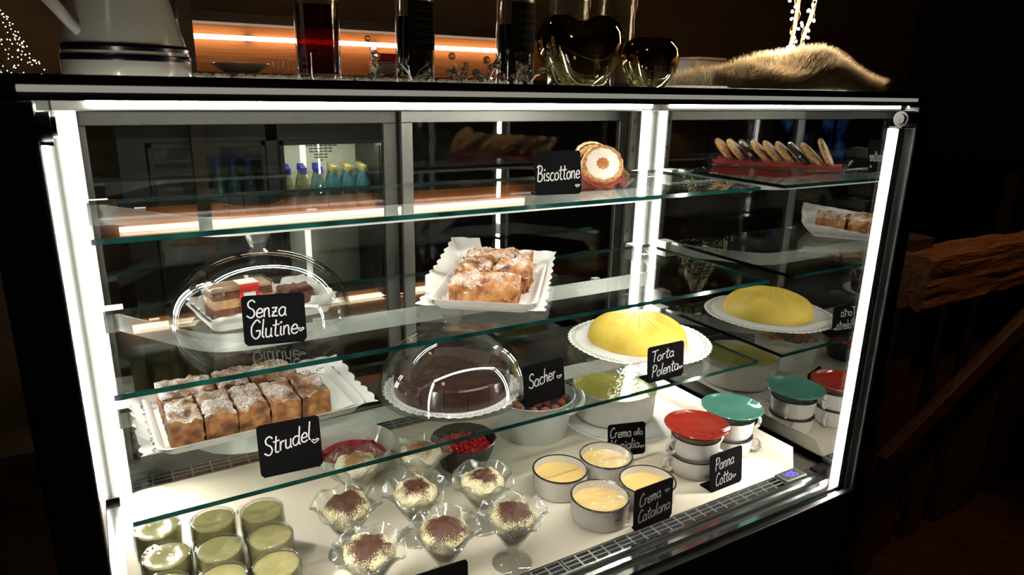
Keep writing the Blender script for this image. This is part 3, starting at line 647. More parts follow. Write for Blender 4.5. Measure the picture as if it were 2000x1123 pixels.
# ---- strudel on the lowest shelf
ang = math.radians(2.0); sx, sy = 0.245, -0.172
tr = thing('pastry_tray', 'long white paper tray with a lace doily under the strudel slices', 'tray', (sx, sy, Z3), ang)
paper_tray(tr, 0.315, 0.205, 0.016, 0.010)
def rise1(x, y, d):
    d = max(0.0, d - 0.42) / 0.58
    z = 0.0036 + (0.026 if y > -0.06 else 0.009) * d ** 1.4
    if x > 0.10: z = 0.0036 + (x - 0.10) * 0.02 + 0.030 * d * (0.4 + max(0, y * 4))
    return (0.012 * d * (1 if x > 0 else -1) * 0.5, 0.0, z + 0.002 * d * math.sin(60 * x) * math.cos(50 * y))
sheet_doily('lace_doily', 0.378, 0.225, rise1, tr)
# front row of five slices, rear row of four, cut from one loaf
xs = [-0.124, -0.0715, -0.019, 0.0335, 0.086]
labs = ['sugared strudel slice at the open-cut end of the front row, beside the case side', 'sugared strudel slice second along the front row from the tray end', 'sugared strudel slice in the middle of the front row', 'sugared strudel slice in front row next to the bare doily end slice', 'sugared strudel slice at the bare doily end of the front row']
for i, x in enumerate(xs):
    o = pastry_block(0.0522, 0.101, 0.045 + 0.002 * math.sin(i * 2.1), 11 + i, 0.0052, 0.002, 30, 9, 1.5).build('strudel_slice', M['strudel'], None, True)
    c, s_ = math.cos(ang), math.sin(ang); px, py = x, -0.0455
    o.location = (sx + c * px - s_ * py, sy + s_ * px + c * py, Z3 + 0.0042); o.rotation_euler = (0, 0, ang + math.radians((-0.4, 0.4, 0, -0.4, 0.4)[i])); tag(o, labs[i], 'strudel slice', 'strudel slices on the lowest shelf')
for i, (x, wd) in enumerate(((-0.104, 0.092), (-0.028, 0.058), (0.043, 0.082))):
    o = pastry_block(wd, 0.084, 0.047, 31 + i, 0.0060, 0.003, 30, 9, 1.5).build('strudel_slice', M['strudel'], None, True)
    px, py = x, 0.0475
    o.location = (sx + c * px - s_ * py, sy + s_ * px + c * py, Z3 + 0.0042); o.rotation_euler = (0, 0, ang)
    tag(o, ('wide strudel piece in the rear row at the case side end', 'small strudel piece in the middle of the rear row', 'wide strudel piece in the rear row at the bare doily end')[i], 'strudel slice', 'strudel slices on the lowest shelf')

# ---- apple cake on the middle shelf
ang2 = math.radians(53); ax, ay = 0.697, -0.245
tr = thing('pastry_tray', 'white paper tray with a high lace doily under the apple cake squares', 'tray', (ax, ay, Z2), ang2)
paper_tray(tr, 0.275, 0.165, 0.020, 0.012)
def rise2(x, y, d):
    d = max(0.0, d - 0.42) / 0.58
    z = 0.0036 + (0.020 + 0.030 * max(0, x * 4.0)) * d ** 1.2 + (0.022 * d if y > 0.05 else 0)
    if x < -0.09: z = 0.0036 + 0.012 * d
    return (0.010 * d * math.copysign(1, x) * (abs(x) > 0.1), 0.008 * d * math.copysign(1, y) * (abs(y) > 0.06), z)
sheet_doily('lace_doily', 0.325, 0.215, rise2, tr)
for i, (px, py, lx, ly, h, rr, lab) in enumerate((
    (-0.086, 0.002, 0.090, 0.130, 0.030, 2, 'sugared apple cake square at the open front lip of its tray'),
    (0.008, -0.0375, 0.092, 0.076, 0.036, -2, 'sugared apple cake square in the tray on the side of the mirror'),
    (0.008, 0.0375, 0.092, 0.072, 0.034, 1, 'sugared apple cake square in the tray on the side of the glass dome'),
    (0.0945, 0.000, 0.074, 0.140, 0.036, 0, 'sugared apple cake square at the rear of its tray'))):
    o = pastry_block(lx, ly, h + 0.006, 51 + i, 0.012, 0.008, 34, 8, 1.1).build('apple_cake_square', M['apple'], None, True)
    c, s_ = math.cos(ang2), math.sin(ang2)
    o.location = (ax + c * px - s_ * py, ay + s_ * px + c * py, Z2 + 0.0045); o.rotation_euler = (0, 0, ang2 + math.radians(rr)); tag(o, lab, 'cake', 'apple cake squares on the middle shelf')

# ================================================================ GLASS DOMES AND ROUND CAKES
def dome_cover(label, loc, r, h):
    d = thing('cake_dome', label, 'cake dome', loc, 0, 'clear glass cake domes')
    prof = []
    for k in range(15):
        a = PI / 2 * k / 14; prof.append((r * math.cos(a) ** 0.92 if k < 14 else 0.012, h * math.sin(a) ** 0.95))
    inner = [(max(0.0, q[0] - 0.0035), q[1] - (0.0035 if i else 0)) for i, q in enumerate(prof)]
    MB().lathe(prof + [(0.0, h)], 64).lathe(inner + [(0.0, h - 0.0035)], 64).lathe([(r - 0.0035, 0.0), (r + 0.002, 0.0), (r + 0.002, 0.004), (r, 0.006)], 64).build('cover', M['dome'], d)
    kn = [(0.0, h - 0.001), (0.016, h - 0.001), (0.017, h + 0.003), (0.012, h + 0.008), (0.015, h + 0.016), (0.0225, h + 0.034), (0.021, h + 0.035), (0.013, h + 0.020), (0.0, h + 0.018)]
    MB().lathe(kn, 12).build('knob', M['cast'], d, smooth=False)
    return d
def glass_stand(label, loc, r, h=0.014, group='low glass cake stands'):
    s = thing('cake_stand', label, 'cake stand', loc, 0, group)
    MB().lathe([(0.0, h - 0.006), (r * .5, h - 0.006), (r * .92, h - 0.005), (r, h + 0.001), (r, h + 0.003), (r * .96, h), (0.0, h)], 56).build('plate', M['clear'], s)
    MB().lathe([(0.0, 0.0), (r * .42, 0.0), (r * .42, 0.003), (r * .3, h - 0.006)], 40).build('foot', M['clear'], s)
    return s
# Sacher
SX, SY = 0.587, -0.287
glass_stand('low glass stand carrying the glazed chocolate cake', (SX, SY, Z3), 0.143)
o = round_doily('paper_doily', 0.132, 44, None, 0.0, 0.03, 0.02, 0.0012); o.location = (SX, SY, Z3 + 0.0152); tag(o, 'round white lace doily under the chocolate cake', 'doily', 'round doilies')
sa = thing('sacher_cake', 'round dark chocolate glazed cake cut in wedges under the glass dome', 'cake', (SX, SY, Z3 + 0.0152))
nw = 16
for i in range(nw):
    a0 = 2 * PI * i / nw + 0.2; a1 = a0 + 2 * PI / nw - 0.008; k = 6; r = 0.110; h = 0.042 + 0.0008 * R.uniform(-1, 1)
    V = [(0.001 * math.cos((a0 + a1) / 2), 0.001 * math.sin((a0 + a1) / 2), 0)]; V.append((V[0][0], V[0][1], h))
    F = []
    for j in range(k + 1):
        a = a0 + (a1 - a0) * j / k; ca, sa_ = math.cos(a), math.sin(a)
        V += [(r * ca, r * sa_, 0.001), (r * 1.005 * ca, r * 1.005 * sa_, h * .55), (r * .985 * ca, r * .985 * sa_, h * .93), (r * .955 * ca, r * .955 * sa_, h)]
    for j in range(k):
        b = 2 + 4 * j; F.append((0, b + 4, b))
        for q in range(3): F.append((b + q, b + 4 + q, b + 5 + q, b + 1 + q))
        F.append((1, b + 3, b + 7))
    F.append((0, 2, 3, 4, 5, 1)); b = 2 + 4 * k; F.append((1, b + 3, b + 2, b + 1, b, 0))
    MB().add(V, F).build('wedge', M['choc'], sa, smooth=True, angle=30)
dome_cover('clear glass dome covering the dark chocolate cake', (SX, SY, Z3 + 0.0172), 0.138, 0.118)
# polenta
PX, PY = 1.080, -0.254
glass_stand('low glass stand carrying the yellow domed cake', (PX, PY, Z3), 0.150, 0.014)
o = round_doily('paper_doily', 0.164, 60, None, 0.0, 0.02, 0.0, 0.0012, 2); o.location = (PX, PY, Z3 + 0.0178); tag(o, 'round white lace doily under the yellow cake', 'doily', 'round doilies')
pm = MB(); prof = [(0.0, 0.060)]
for k in range(1, 15):
    a = k / 14; prof.append((0.112 * math.sin(a * PI / 2) ** 0.95, 0.004 + 0.056 * math.cos(a * PI / 2) ** 0.85))
prof += [(0.112, 0.0), (0.0, 0.0)]
def score(th, r, z):
    g = 0.0
    if 0.012 < r < 0.085:
        for q in range(12):
            d = abs((th - q * PI / 6 - 0.35 + PI) % (2 * PI) - PI) * r
            g = max(g, max(0, 1 - d / 0.0022))
    return r + 0.0012 * math.sin(3 * th + 1), z - 0.0016 * g + 0.0008 * math.sin(7 * th) * (r / 0.11)
pm.lathe(prof, 180, score)
tag(pm.build('polenta_cake', M['polenta'], None, True, loc=(PX - 0.002, PY + 0.004, Z3 + 0.0182), angle=60), 'smooth bright yellow domed cake scored in wedges', 'cake')

# domed tray on the middle shelf: packed cake slice and brownie
GX, GY = 0.271, -0.188
tr = thing('cake_tray', 'small white tray with doily under the dome, holding the wrapped cake', 'tray', (GX, GY, Z2), math.radians(8))
paper_tray(tr, 0.195, 0.125, 0.018, 0.009)
def rise3(x, y, d):
    d = max(0.0, d - 0.62) / 0.38
    return (0, 0, 0.004 + 0.022 * d + (0.010 * d if x > 0.06 else 0))
sheet_doily('lace_doily', 0.215, 0.145, rise3, tr, 0.03)
wr = thing('wrapped_cake_slice', 'layered cake slice sealed in clear wrap with a red and white label', 'cake', (GX - 0.038, GY + 0.000, Z2 + 0.0045), math.radians(8)); wr.scale = (0.90, 0.90, 1.0)
M['sponge'] = solid('light_sponge', (0.50, 0.28, 0.12), 0.8, 0, 0.3, 120, bump=0.8); M['sponge2'] = solid('brown_layer', (0.16, 0.06, 0.03), 0.8, 0, 0.4, 120, bump=0.8); M['glaze'] = solid('pale_glaze', (0.36, 0.22, 0.13), 0.3, 0, 0.3, 60)
for nm, a, b, mt in (('sponge_layer', 0.0, 0.018, 'sponge2'), ('cream_layer', 0.018, 0.034, 'sponge'), ('sponge_layer', 0.034, 0.047, 'sponge2'), ('glaze_layer', 0.047, 0.052, 'glaze')):
    bevel(MB().box(-0.055, 0.055, -0.030, 0.030, a, b).build(nm, M[mt], wr, smooth=False), 0.002)
bevel(MB().box(-0.060, 0.060, -0.034, 0.034, 0.0, 0.057).build('wrap', M['film'], wr, smooth=False), 0.008, 3)
MB().box(-0.008, 0.028, -0.0348, -0.0343, 0.006, 0.058).box(-0.008, 0.028, -0.0348, 0.0, 0.0575, 0.058).build('label_band', M['label_red'], wr, smooth=False)
MB().box(-0.001, 0.021, -0.0354, -0.0349, 0.032, 0.043).build('label_patch', M['label_white'], wr, smooth=False)
MB().box(-0.008, 0.028, -0.0354, 0.0, 0.0582, 0.0587).build('label_flap', M['label_white'], wr, smooth=False)
o = pastry_block(0.058, 0.055, 0.028, 71, 0.008, 0.004).build('brownie', M['choc_crumb'], None, True, loc=(GX + 0.060, GY + 0.018, Z2 + 0.0045)); tag(o, 'crumbly dark brownie beside the wrapped slice under the dome', 'cake')
dome_cover('clear glass dome over the gluten free cake tray', (GX, GY, Z2), 0.147, 0.106)

# ---- biscuits in the acrylic tray on the topmost shelf
ang3 = math.radians(58); bx_, by_ = 1.005, -0.158
bt = thing('biscuit_tray', 'clear acrylic tray of round biscuits on the topmost shelf', 'tray', (bx_, by_, Z1), ang3)
paper_tray(bt, 0.33, 0.088, 0.026, 0.016, 0.002, 'tray_body', M['acrylic'])
nb = MB(); V = []; nn = 24
for i in range(nn + 1):
    for y in (-0.040, -0.013, 0.013, 0.040): V.append((-0.158 + 0.316 * i / nn, y, 0.003 + 0.002 * abs(math.sin(i * 1.3 + y * 40)) + 0.014 * (abs(y) / 0.04) ** 3))
nb.add(V, [(4 * i + j, 4 * i + 4 + j, 4 * i + 5 + j, 4 * i + 1 + j) for i in range(nn) for j in range(3)]); nb.build('napkin', M['napkin'], bt)
def biscuit(top):
    b = MB(); n = 48
    b.lathe([(0.0, -0.006), (0.045, -0.006), (0.050, 0.0), (0.047, 0.007), (0.0, 0.007)], n, lambda th, r, z: (r * (1 + 0.02 * math.cos(16 * th)), z))
    return b
kinds = [('icing', 'jam'), ('biscuit', None), ('choc', None), ('biscuit', 'choc'), ('icing', 'jam'), ('biscuit', None), ('choc', 'biscuit'), ('icing', 'jam'), ('biscuit', None)]
bl = ['round biscuit with pale icing and a jam centre at the front end of the tray', 'plain golden crumb biscuit leaning behind the front iced biscuit', 'chocolate coated biscuit third from the front end of the tray', 'golden biscuit with chocolate middle leaning in the tray', 'pale iced jam biscuit in the middle of the tray', 'plain golden biscuit past the middle of the tray', 'chocolate coated biscuit with a golden middle in the tray', 'pale iced jam biscuit third from the rear of the tray', 'plain golden crumb biscuit at the rear end of the tray']
for i, (face, mid) in enumerate(kinds):
    px = -0.118 + i * 0.031
    c, s_ = math.cos(ang3), math.sin(ang3)
    t = thing('biscuit', bl[i], 'biscuit', (bx_ + c * px, by_ + s_ * px, Z1 + (0.0445 if i == 0 else 0.0385)), ang3, 'round biscuits in the acrylic tray')
    h = bpy.data.objects.new('tmp', None)
    rot = Euler((0, math.radians(-(62 if i == 0 else 44)), 0)).to_matrix().to_4x4() @ Matrix.Rotation(R.uniform(0, 6), 4, 'Z')
    def bp_(mb, name, mt):
        mb.v = [tuple(rot @ (Vector(v) * 0.86)) for v in mb.v]; return mb.build(name, M[mt], t)
    bp_(biscuit(face), 'dough', 'choc' if face == 'choc' else 'biscuit')
    fc = MB().lathe([(0.0, 0.0092), (0.035, 0.0092), (0.0395, 0.0068)], 48, lambda th, r, z: (r * (1 + 0.025 * math.cos(12 * th)), z)); bp_(fc, 'coating', face)
    if mid: bp_(MB().lathe([(0.0, 0.0105), (0.013, 0.0105), (0.015, 0.009)], 32, lambda th, r, z: (r * (1 + 0.10 * math.cos(10 * th)), z)), 'centre', mid)

# ================================================================ DECK: COUPES
def lobes(th, r, z):
    k = max(0.0, (z - 0.070) / 0.038); k = min(1.0, k) ** 1.3
    cw = math.cos(6 * th)
    return r * (1 + 0.075 * k * cw), z - 0.008 * k * cw + 0.003 * k
def coupe_mesh():
    outp = [(0.0, 0.0), (0.034, 0.0), (0.036, 0.002), (0.033, 0.005), (0.018, 0.009), (0.009, 0.014), (0.0075, 0.020), (0.010, 0.026), (0.0085, 0.031), (0.014, 0.038), (0.026, 0.056), (0.036, 0.074), (0.042, 0.086), (0.049, 0.094), (0.0565, 0.1015), (0.058, 0.1035)]
    inn = [(0.0555, 0.1035), (0.047, 0.0965), (0.040, 0.088), (0.0335, 0.074), (0.0235, 0.056), (0.011, 0.040), (0.0, 0.0375)]
    bowl = MB().lathe(outp[9:13], 72, lobes).lathe(inn[2:], 72, lobes)
    rim = MB().lathe(outp[12:] + inn[:3] + [outp[12]], 72, lobes)
    edge = []
    for j in range(72): th = 2 * PI * j / 72; r_, z_ = lobes(th, 0.0572, 0.1035); edge.append((r_ * math.cos(th), r_ * math.sin(th), z_))
    rim.tube(edge, 0.0021, 8, 0, True)
    foot = MB().lathe(outp[:10] + [(0.0, 0.0365)], 48)
    return bowl, rim, foot
def cream_mesh(seed, peak, dip):
    prof = [(0.0, 0.0385), (0.0105, 0.041), (0.0228, 0.0565), (0.0325, 0.0745), (0.0372, 0.0835)]
    top = [(0.0395, 0.0890), (0.0405, 0.0945), (0.0375, 0.1005), (0.030, 0.1055), (0.022, 0.1085 + peak * .4), (0.013, 0.1105 + peak * .8), (0.006, 0.111 + peak), (0.0, 0.111 + peak)]
    def fn(th, r, z):
        if z < 0.086: return r, z
        p = (r * math.cos(th), r * math.sin(th), 0.0); d = fbm(p, 55, seed, 3)
        g = max(0, 1 - math.hypot(p[0] - 0.010, p[1] + 0.022) / 0.013) if dip else 0
        return r * (1 + 0.06 * d), z + 0.007 * d - 0.016 * g
    return MB().lathe(prof + top, 56, fn)
g_me = []
for mb, mt in zip(coupe_mesh(), ('clear', 'cast', 'cast')):
    o = mb.build('x', M[mt], None); g_me.append(o.data); bpy.data.objects.remove(o)
COUPES = [((0.400, -0.262), 'tira_pale', 0.002, 0, 'wavy glass coupe of pale cream with cinnamon dust, before the white berry bowl'),
          ((0.523, -0.280), 'tira_pale', 0.001, 0, 'wavy glass coupe of crumb-dusted cream beside the black currant bowl'),
          ((0.342, -0.385), 'tira_dark', 0.0, 0, 'wavy glass coupe of cocoa cream nearest the cups of pale green cream'),
          ((0.461, -0.399), 'tira_mid', 0.003, 0, 'wavy glass coupe with ruffled lightly dusted cream amid the other coupes'),
          ((0.580, -0.426), 'tira_mid', 0.0, 1, 'wavy glass coupe with scooped cocoa cream beside the rimmed custard bowls'),
          ((0.336, -0.515), 'tira_dark', 0.003, 1, 'wavy glass coupe with hollowed cocoa cream, in front row beside green cream cups'),
          ((0.457, -0.525), 'tira_dark', 0.004, 0, 'wavy glass coupe of cocoa cream in the middle of the front row, behind the sign'),
          ((0.575, -0.541), 'tira_dark', 0.002, 1, 'wavy glass coupe with its clear foot on open deck by the front grille')]
for i, ((x, y), mt, pk, dp, lab) in enumerate(COUPES):
    t = thing('dessert_coupe', lab, 'dessert', (x, y, 0.0), 0.25 + i * 0.21, 'tiramisu coupes on the deck')
    t.scale = (0.965, 0.965, 0.965)
    for nm, me in zip(('bowl', 'wavy_rim', 'stem_foot'), g_me): g = bpy.data.objects.new(nm, me); col.objects.link(g); g.parent = t
    cream_mesh(3.3 * i + 1, pk, dp).build('cream', M[mt], t)

# ================================================================ DECK: GLASS MUGS OF PALE GREEN CREAM
def mug_parts():
    g = MB().lathe([(0.0, 0.0), (0.030, 0.0), (0.0335, 0.003), (0.0375, 0.020), (0.0385, 0.045), (0.0375, 0.070), (0.0370, 0.076), (0.0350, 0.076), (0.0355, 0.070), (0.0362, 0.045), (0.0352, 0.020), (0.031, 0.006), (0.0, 0.005)], 48)
    rm = MB().tube([(0.0360 * math.cos(2 * PI * j / 48), 0.0360 * math.sin(2 * PI * j / 48), 0.0762) for j in range(48)], 0.0014, 8, 0, True)
    h = MB().tube(smooth_line([(-0.0365, 0, 0.064), (-0.050, 0, 0.066), (-0.060, 0, 0.052), (-0.058, 0, 0.032), (-0.047, 0, 0.020), (-0.036, 0, 0.022)], 5), 0.0042, 10)
    def hollow(th, r, z):
        if z < 0.055: return r, z
        p = (r * math.cos(th), r * math.sin(th), 0); return r, z + 0.0025 * fbm(p, 40, 5, 3)
    c = MB().lathe([(0.0, 0.0065), (0.0305, 0.0075), (0.0346, 0.020), (0.0356, 0.045), (0.0352, 0.0725), (0.031, 0.0742), (0.020, 0.0735), (0.010, 0.069), (0.0, 0.067)], 48, hollow)
    f = MB(); 
    f.lathe([(0.0, 0.0762), (0.012, 0.0760), (0.024, 0.0768), (0.0368, 0.0776), (0.0380, 0.0768), (0.0386, 0.064), (0.0391, 0.052)], 48, lambda th, r, z: (r + 0.0004 * math.sin(23 * th) * (r > 0.03), z + 0.0011 * fbm((r * math.cos(th), r * math.sin(th), 0), 120, 2, 3)))
    return [('mug_glass', g, 'clear'), ('rim', rm, 'cast'), ('handle', h, 'clear'), ('cream', c, 'cream_green'), ('cling_film', f, 'film_soft')]
mug = thing('glass_mug', 'glass mug of pale green cream under cling film', 'mug', (0, 0, 0), 0, 'glass mugs of pale green cream on the deck')
for nm, mb, mt in mug_parts(): mb.build(nm, M[mt], mug)
MUG = [((0.064, -0.262), 'tucked under the shelf corner by the case side'), ((0.146, -0.284), 'in the middle of the rear row'), ((0.222, -0.296), 'at the coupe end of the rear row'),
       ((0.070, -0.346), 'in the second row, against the case side'), ((0.143, -0.367), 'at the centre of the block of mugs'), ((0.219, -0.374), 'in the second row beside the cocoa coupe'),
       ((0.060, -0.424), 'in the third row, against the case side'), ((0.136, -0.442), 'in the middle of the third row'), ((0.212, -0.450), 'in the third row beside the hollowed coupe')]
for i, ((x, y), wh) in enumerate(MUG):
    o = mug if i == 0 else dup(mug)
    o.location = (x, y, 0.0); o.rotation_euler = (0, 0, math.radians(-54)); o.scale = (0.94, 0.94, 0.97); o['label'] = 'glass mug of pale green cream, ' + wh

# ================================================================ DECK: CUSTARD BOWLS
def custard_bowl(label, x, y, film, rz):
    t = thing('custard_bowl', label, 'bowl', (x, y, 0), rz, 'rimmed custard bowls on the deck')
    MB().lathe([(0.0, 0.0), (0.043, 0.0), (0.050, 0.003), (0.0535, 0.015), (0.0545, 0.0475), (0.0518, 0.0475), (0.0505, 0.016), (0.046, 0.006), (0.0, 0.005)], 64).build('bowl_body', M['enamel'], t)
    MB().lathe([(0.0518, 0.0472), (0.0520, 0.0488), (0.0533, 0.0492), (0.0550, 0.0486), (0.0554, 0.0472), (0.0546, 0.0462)], 64).build('rim', M['navy'], t)
    MB().lathe([(0.0, 0.030), (0.030, 0.0298), (0.046, 0.0305), (0.0512, 0.0325)], 56, lambda th, r, z: (r, z + 0.0008 * fbm((r * math.cos(th), r * math.sin(th), 0), 60, x * 9, 3))).build('custard', M['custard'], t)
    mk = MB()
    for k in range(4): a = -1.75 + k * 0.045; mk.tube([(0.0546 * math.cos(a), 0.0546 * math.sin(a), 0.026), (0.0546 * math.cos(a + 0.035), 0.0546 * math.sin(a + 0.035), 0.027 - 0.0007 * (k % 2))], 0.0006, 5)
    mk.build('printed_mark', M['navy'], t)
    if film:
        MB().lathe([(0.0, 0.0485), (0.02, 0.0480), (0.04, 0.0488), (0.0535, 0.0496), (0.0562, 0.0480), (0.0560, 0.036)], 64, lambda th, r, z: (r, z + 0.0012 * fbm((r * math.cos(th) * 0.4, r * math.sin(th), 0), 130, 4 + x, 3) * (r < 0.05))).build('cling_film', M['film'], t)
    return t
custard_bowl('open white custard bowl with dark rim beside the scooped coupe', 0.771, -0.396, False, 0.0)
custard_bowl('film covered white custard bowl with dark rim before the vanilla sign', 0.885, -0.398, True, 0.1)
custard_bowl('film covered white custard bowl with dark rim beside the Crema Catalana sign', 0.783, -0.510, True, 0.05)
custard_bowl('open white custard bowl with dark rim behind the Crema Catalana sign', 0.897, -0.512, False, 0.0)

# ================================================================ DECK: STACKED CUPS WITH SAUCER LIDS
def cup(label, x, y, z, rz, both=False):
    t = thing('china_cup', label, 'cup', (x, y, z), rz, 'stacked white china cups')
    MB().lathe([(0.0, 0.0), (0.040, 0.0), (0.045, 0.002), (0.0485, 0.008), (0.0505, 0.020), (0.0510, 0.0425), (0.0485, 0.0425), (0.0475, 0.012), (0.0, 0.006)], 56).build('cup_body', M['china'], t)
    MB().lathe([(0.0488, 0.0418), (0.0514, 0.0418), (0.0514, 0.0432), (0.0488, 0.0432)], 56).build('rim_line', M['navy'], t)
    for s_ in ((1, -1) if both else (1,)):
        MB().tube(smooth_line([(s_ * 0.049, 0, 0.036), (s_ * 0.060, 0, 0.039), (s_ * 0.069, 0, 0.030), (s_ * 0.067, 0, 0.016), (s_ * 0.057, 0, 0.009), (s_ * 0.0485, 0, 0.013)], 5), 0.0042, 10).build('handle', M['china'], t)
    return t
def saucer(label, x, y, z, mt, tilt):
    t = thing('saucer', label, 'saucer', (x, y, z), 0.3, 'saucers used as lids'); t.rotation_euler = (tilt, 0, 0.3)
    MB().lathe([(0.0, 0.001), (0.026, 0.0), (0.030, 0.002), (0.044, 0.004), (0.058, 0.010), (0.066, 0.0175), (0.0672, 0.0185), (0.0662, 0.0195), (0.062, 0.0165), (0.055, 0.0105), (0.043, 0.0068), (0.030, 0.0058), (0.0275, 0.0040), (0.0, 0.0036)], 64).build('dish', M[mt], t)
    MB().lathe([(0.0258, 0.0), (0.0258, -0.0022), (0.0290, -0.0022), (0.0296, 0.0018)], 48).build('foot_ring', M['china'], t)
RX, RY, QX, QY = 1.062, -0.471, 1.194, -0.445
cup('lower white china cup under the red saucer', RX, RY, 0.0, math.radians(165), True); cup('upper white china cup directly under the red saucer', RX, RY, 0.0436, math.radians(172), True)
saucer('glossy red saucer lying as a lid on two stacked cups', RX, RY, 0.0896, 'saucer_red', 0.0)
cup('lower white china cup under the green saucer', QX, QY, 0.0, math.radians(-42)); cup('upper white china cup directly under the green saucer', QX, QY, 0.0436, math.radians(-24))
saucer('glossy green saucer lying as a lid on two stacked cups', QX, QY, 0.0896, 'saucer_green', 0.0)

# ================================================================ DECK: PAIL, CASSEROLE, BERRY BOWLS
px, py = 0.858, -0.158
t = thing('white_pail', 'white metal pail with rope-like handle, full of berries under film', 'pail', (px, py, 0), 0)
MB().lathe([(0.0, 0.0), (0.076, 0.0), (0.078, 0.003), (0.0825, 0.030), (0.0838, 0.034), (0.0915, 0.080), (0.0955, 0.094), (0.0970, 0.096), (0.0945, 0.097), (0.0905, 0.080), (0.081, 0.035), (0.0755, 0.006), (0.0, 0.005)], 64).build('pail_body', M['pail'], t)
MB().tube(smooth_line([(0.030, -0.092, 0.086), (0.022, -0.104, 0.082), (0.045, -0.108, 0.090), (0.075, -0.090, 0.098), (0.094, -0.052, 0.100), (0.0985, -0.030, 0.092), (0.096, -0.022, 0.086)], 6), 0.0055, 10).build('handle', M['pail'], t)
MB().lathe([(0.0, 0.0985), (0.05, 0.0975), (0.094, 0.0990), (0.0985, 0.0960), (0.0975, 0.086)], 64, lambda th, r, z: (r, z + 0.0012 * fbm((r * math.cos(th), r * math.sin(th), 0), 70, 8, 3))).build('cling_film', M['film'], t)
MB().lathe([(0.0, 0.0765), (0.0895, 0.0765)], 48).build('filling', M['berry_dark'], t)
def berry_mesh(r, n=14, fn=None):
    return MB().lathe([(0.0 if k in (0, 8) else r * math.sin(PI * k / 8), r * (1 - math.cos(PI * k / 8))) for k in range(9)], n, fn)
berry = {}
for nm, r in (('currant', 0.0062), ('strawberry', 0.0145), ('blueberry', 0.010)):
    fn = None
    if nm == 'strawberry': fn = lambda th, r_, z: (r_ * (1.08 - 0.25 * z / 0.03), z)
    o = berry_mesh(r, 14, fn).build(nm, M['berry_red'], None); berry[nm] = o.data; bpy.data.objects.remove(o)
def berry_obj(nm, mt, loc, label, group, sc_=1.0):
    me = berry[nm] if mt is None else berry.setdefault(nm + mt, berry[nm].copy())
    if mt is not None: me.materials.clear(); me.materials.append(M[mt])
    o = bpy.data.objects.new(nm, me); col.objects.link(o); o.location = loc; o.scale = (sc_,) * 3; o.rotation_euler = (R.uniform(-.5, .5), R.uniform(-.5, .5), R.uniform(0, 6))
    return tag(o, label, 'berry', group)
def scatter(cx, cy, rad, mind, nmax):
    pts = []; tries = 0
    while len(pts) < nmax and tries < 6000:
        tries += 1; a = R.uniform(0, 2 * PI); q = rad * math.sqrt(R.random()); x, y = q * math.cos(a), q * math.sin(a)
        if all((x - u) ** 2 + (y - v) ** 2 > mind ** 2 for u, v in pts): pts.append((x, y))
    return [(cx + x, cy + y) for x, y in pts]
for i, (x, y) in enumerate(scatter(px, py, 0.074, 0.0225, 40)):
    if i % 5 == 4: berry_obj('blueberry', 'berry_dark', (x, y, 0.0755), 'dark blue berry among the fruit in the white pail', 'dark berries in the white pail')
    else: berry_obj('strawberry', 'berry_orange', (x, y, 0.0748), 'orange-red strawberry piece in the white pail', 'strawberry pieces in the white pail', R.uniform(.72, .86) * 0.82)
# casserole of yellow pudding on a paper doily
cx_, cy_ = 1.080, -0.180
o = round_doily('paper_doily', 0.146, 54, None, 0.0, 0.02, 0.0, 0.0004, 3); o.location = (cx_ + 0.008, cy_ - 0.012, 0.0014); tag(o, 'round white lace doily under the white casserole dish', 'doily', 'round doilies')
t = thing('casserole_dish', 'ribbed white round casserole dish of yellow pudding under film', 'dish', (cx_, cy_, 0.0034))
MB().lathe([(0.0, 0.0), (0.088, 0.0), (0.094, 0.003)] + [(0.097 + 0.0007 * (k % 2) + 0.0002 * k, 0.010 + 0.0042 * k) for k in range(14)] + [(0.101, 0.072), (0.103, 0.077), (0.1005, 0.078), (0.097, 0.070), (0.093, 0.010), (0.0, 0.008)], 72, lambda th, r, z: (r + 0.0005 * math.sin(60 * th) * (0.012 < z < 0.066), z)).build('dish_body', M['china'], t)
MB().lathe([(0.0, 0.066), (0.06, 0.0662), (0.0975, 0.067)], 56, lambda th, r, z: (r, z + 0.001 * fbm((r * math.cos(th), r * math.sin(th), 0), 35, 2, 3))).build('pudding', M['pudding'], t)
MB().lathe([(0.0, 0.0765), (0.05, 0.0755), (0.098, 0.0785), (0.1045, 0.0772), (0.1035, 0.060)], 72, lambda th, r, z: (r, z + 0.0012 * fbm((r * math.cos(th), r * math.sin(th), 0), 60, 6, 3) * (r < 0.09))).build('cling_film', M['film'], t)
# black bowl of red currants
kx, ky = 0.648, -0.215
t = thing('black_bowl', 'black tapered bowl of red currants beside the coupes', 'bowl', (kx, ky, 0))
MB().lathe([(0.0, 0.0), (0.046, 0.0), (0.049, 0.002), (0.068, 0.052), (0.070, 0.062), (0.068, 0.063), (0.065, 0.052), (0.046, 0.006), (0.0, 0.005)], 14).build('bowl_body', M['bowl_black'], t, angle=20)
MB().lathe([(0.0, 0.041), (0.058, 0.041)], 24).build('filling', M['napkin'], t)
for x, y in scatter(kx, ky, 0.052, 0.0118, 55): berry_obj('currant', None, (x, y, 0.040), 'glossy red currant in the black bowl', 'red currants in the black bowl', R.uniform(.9, 1.08) * 0.87)
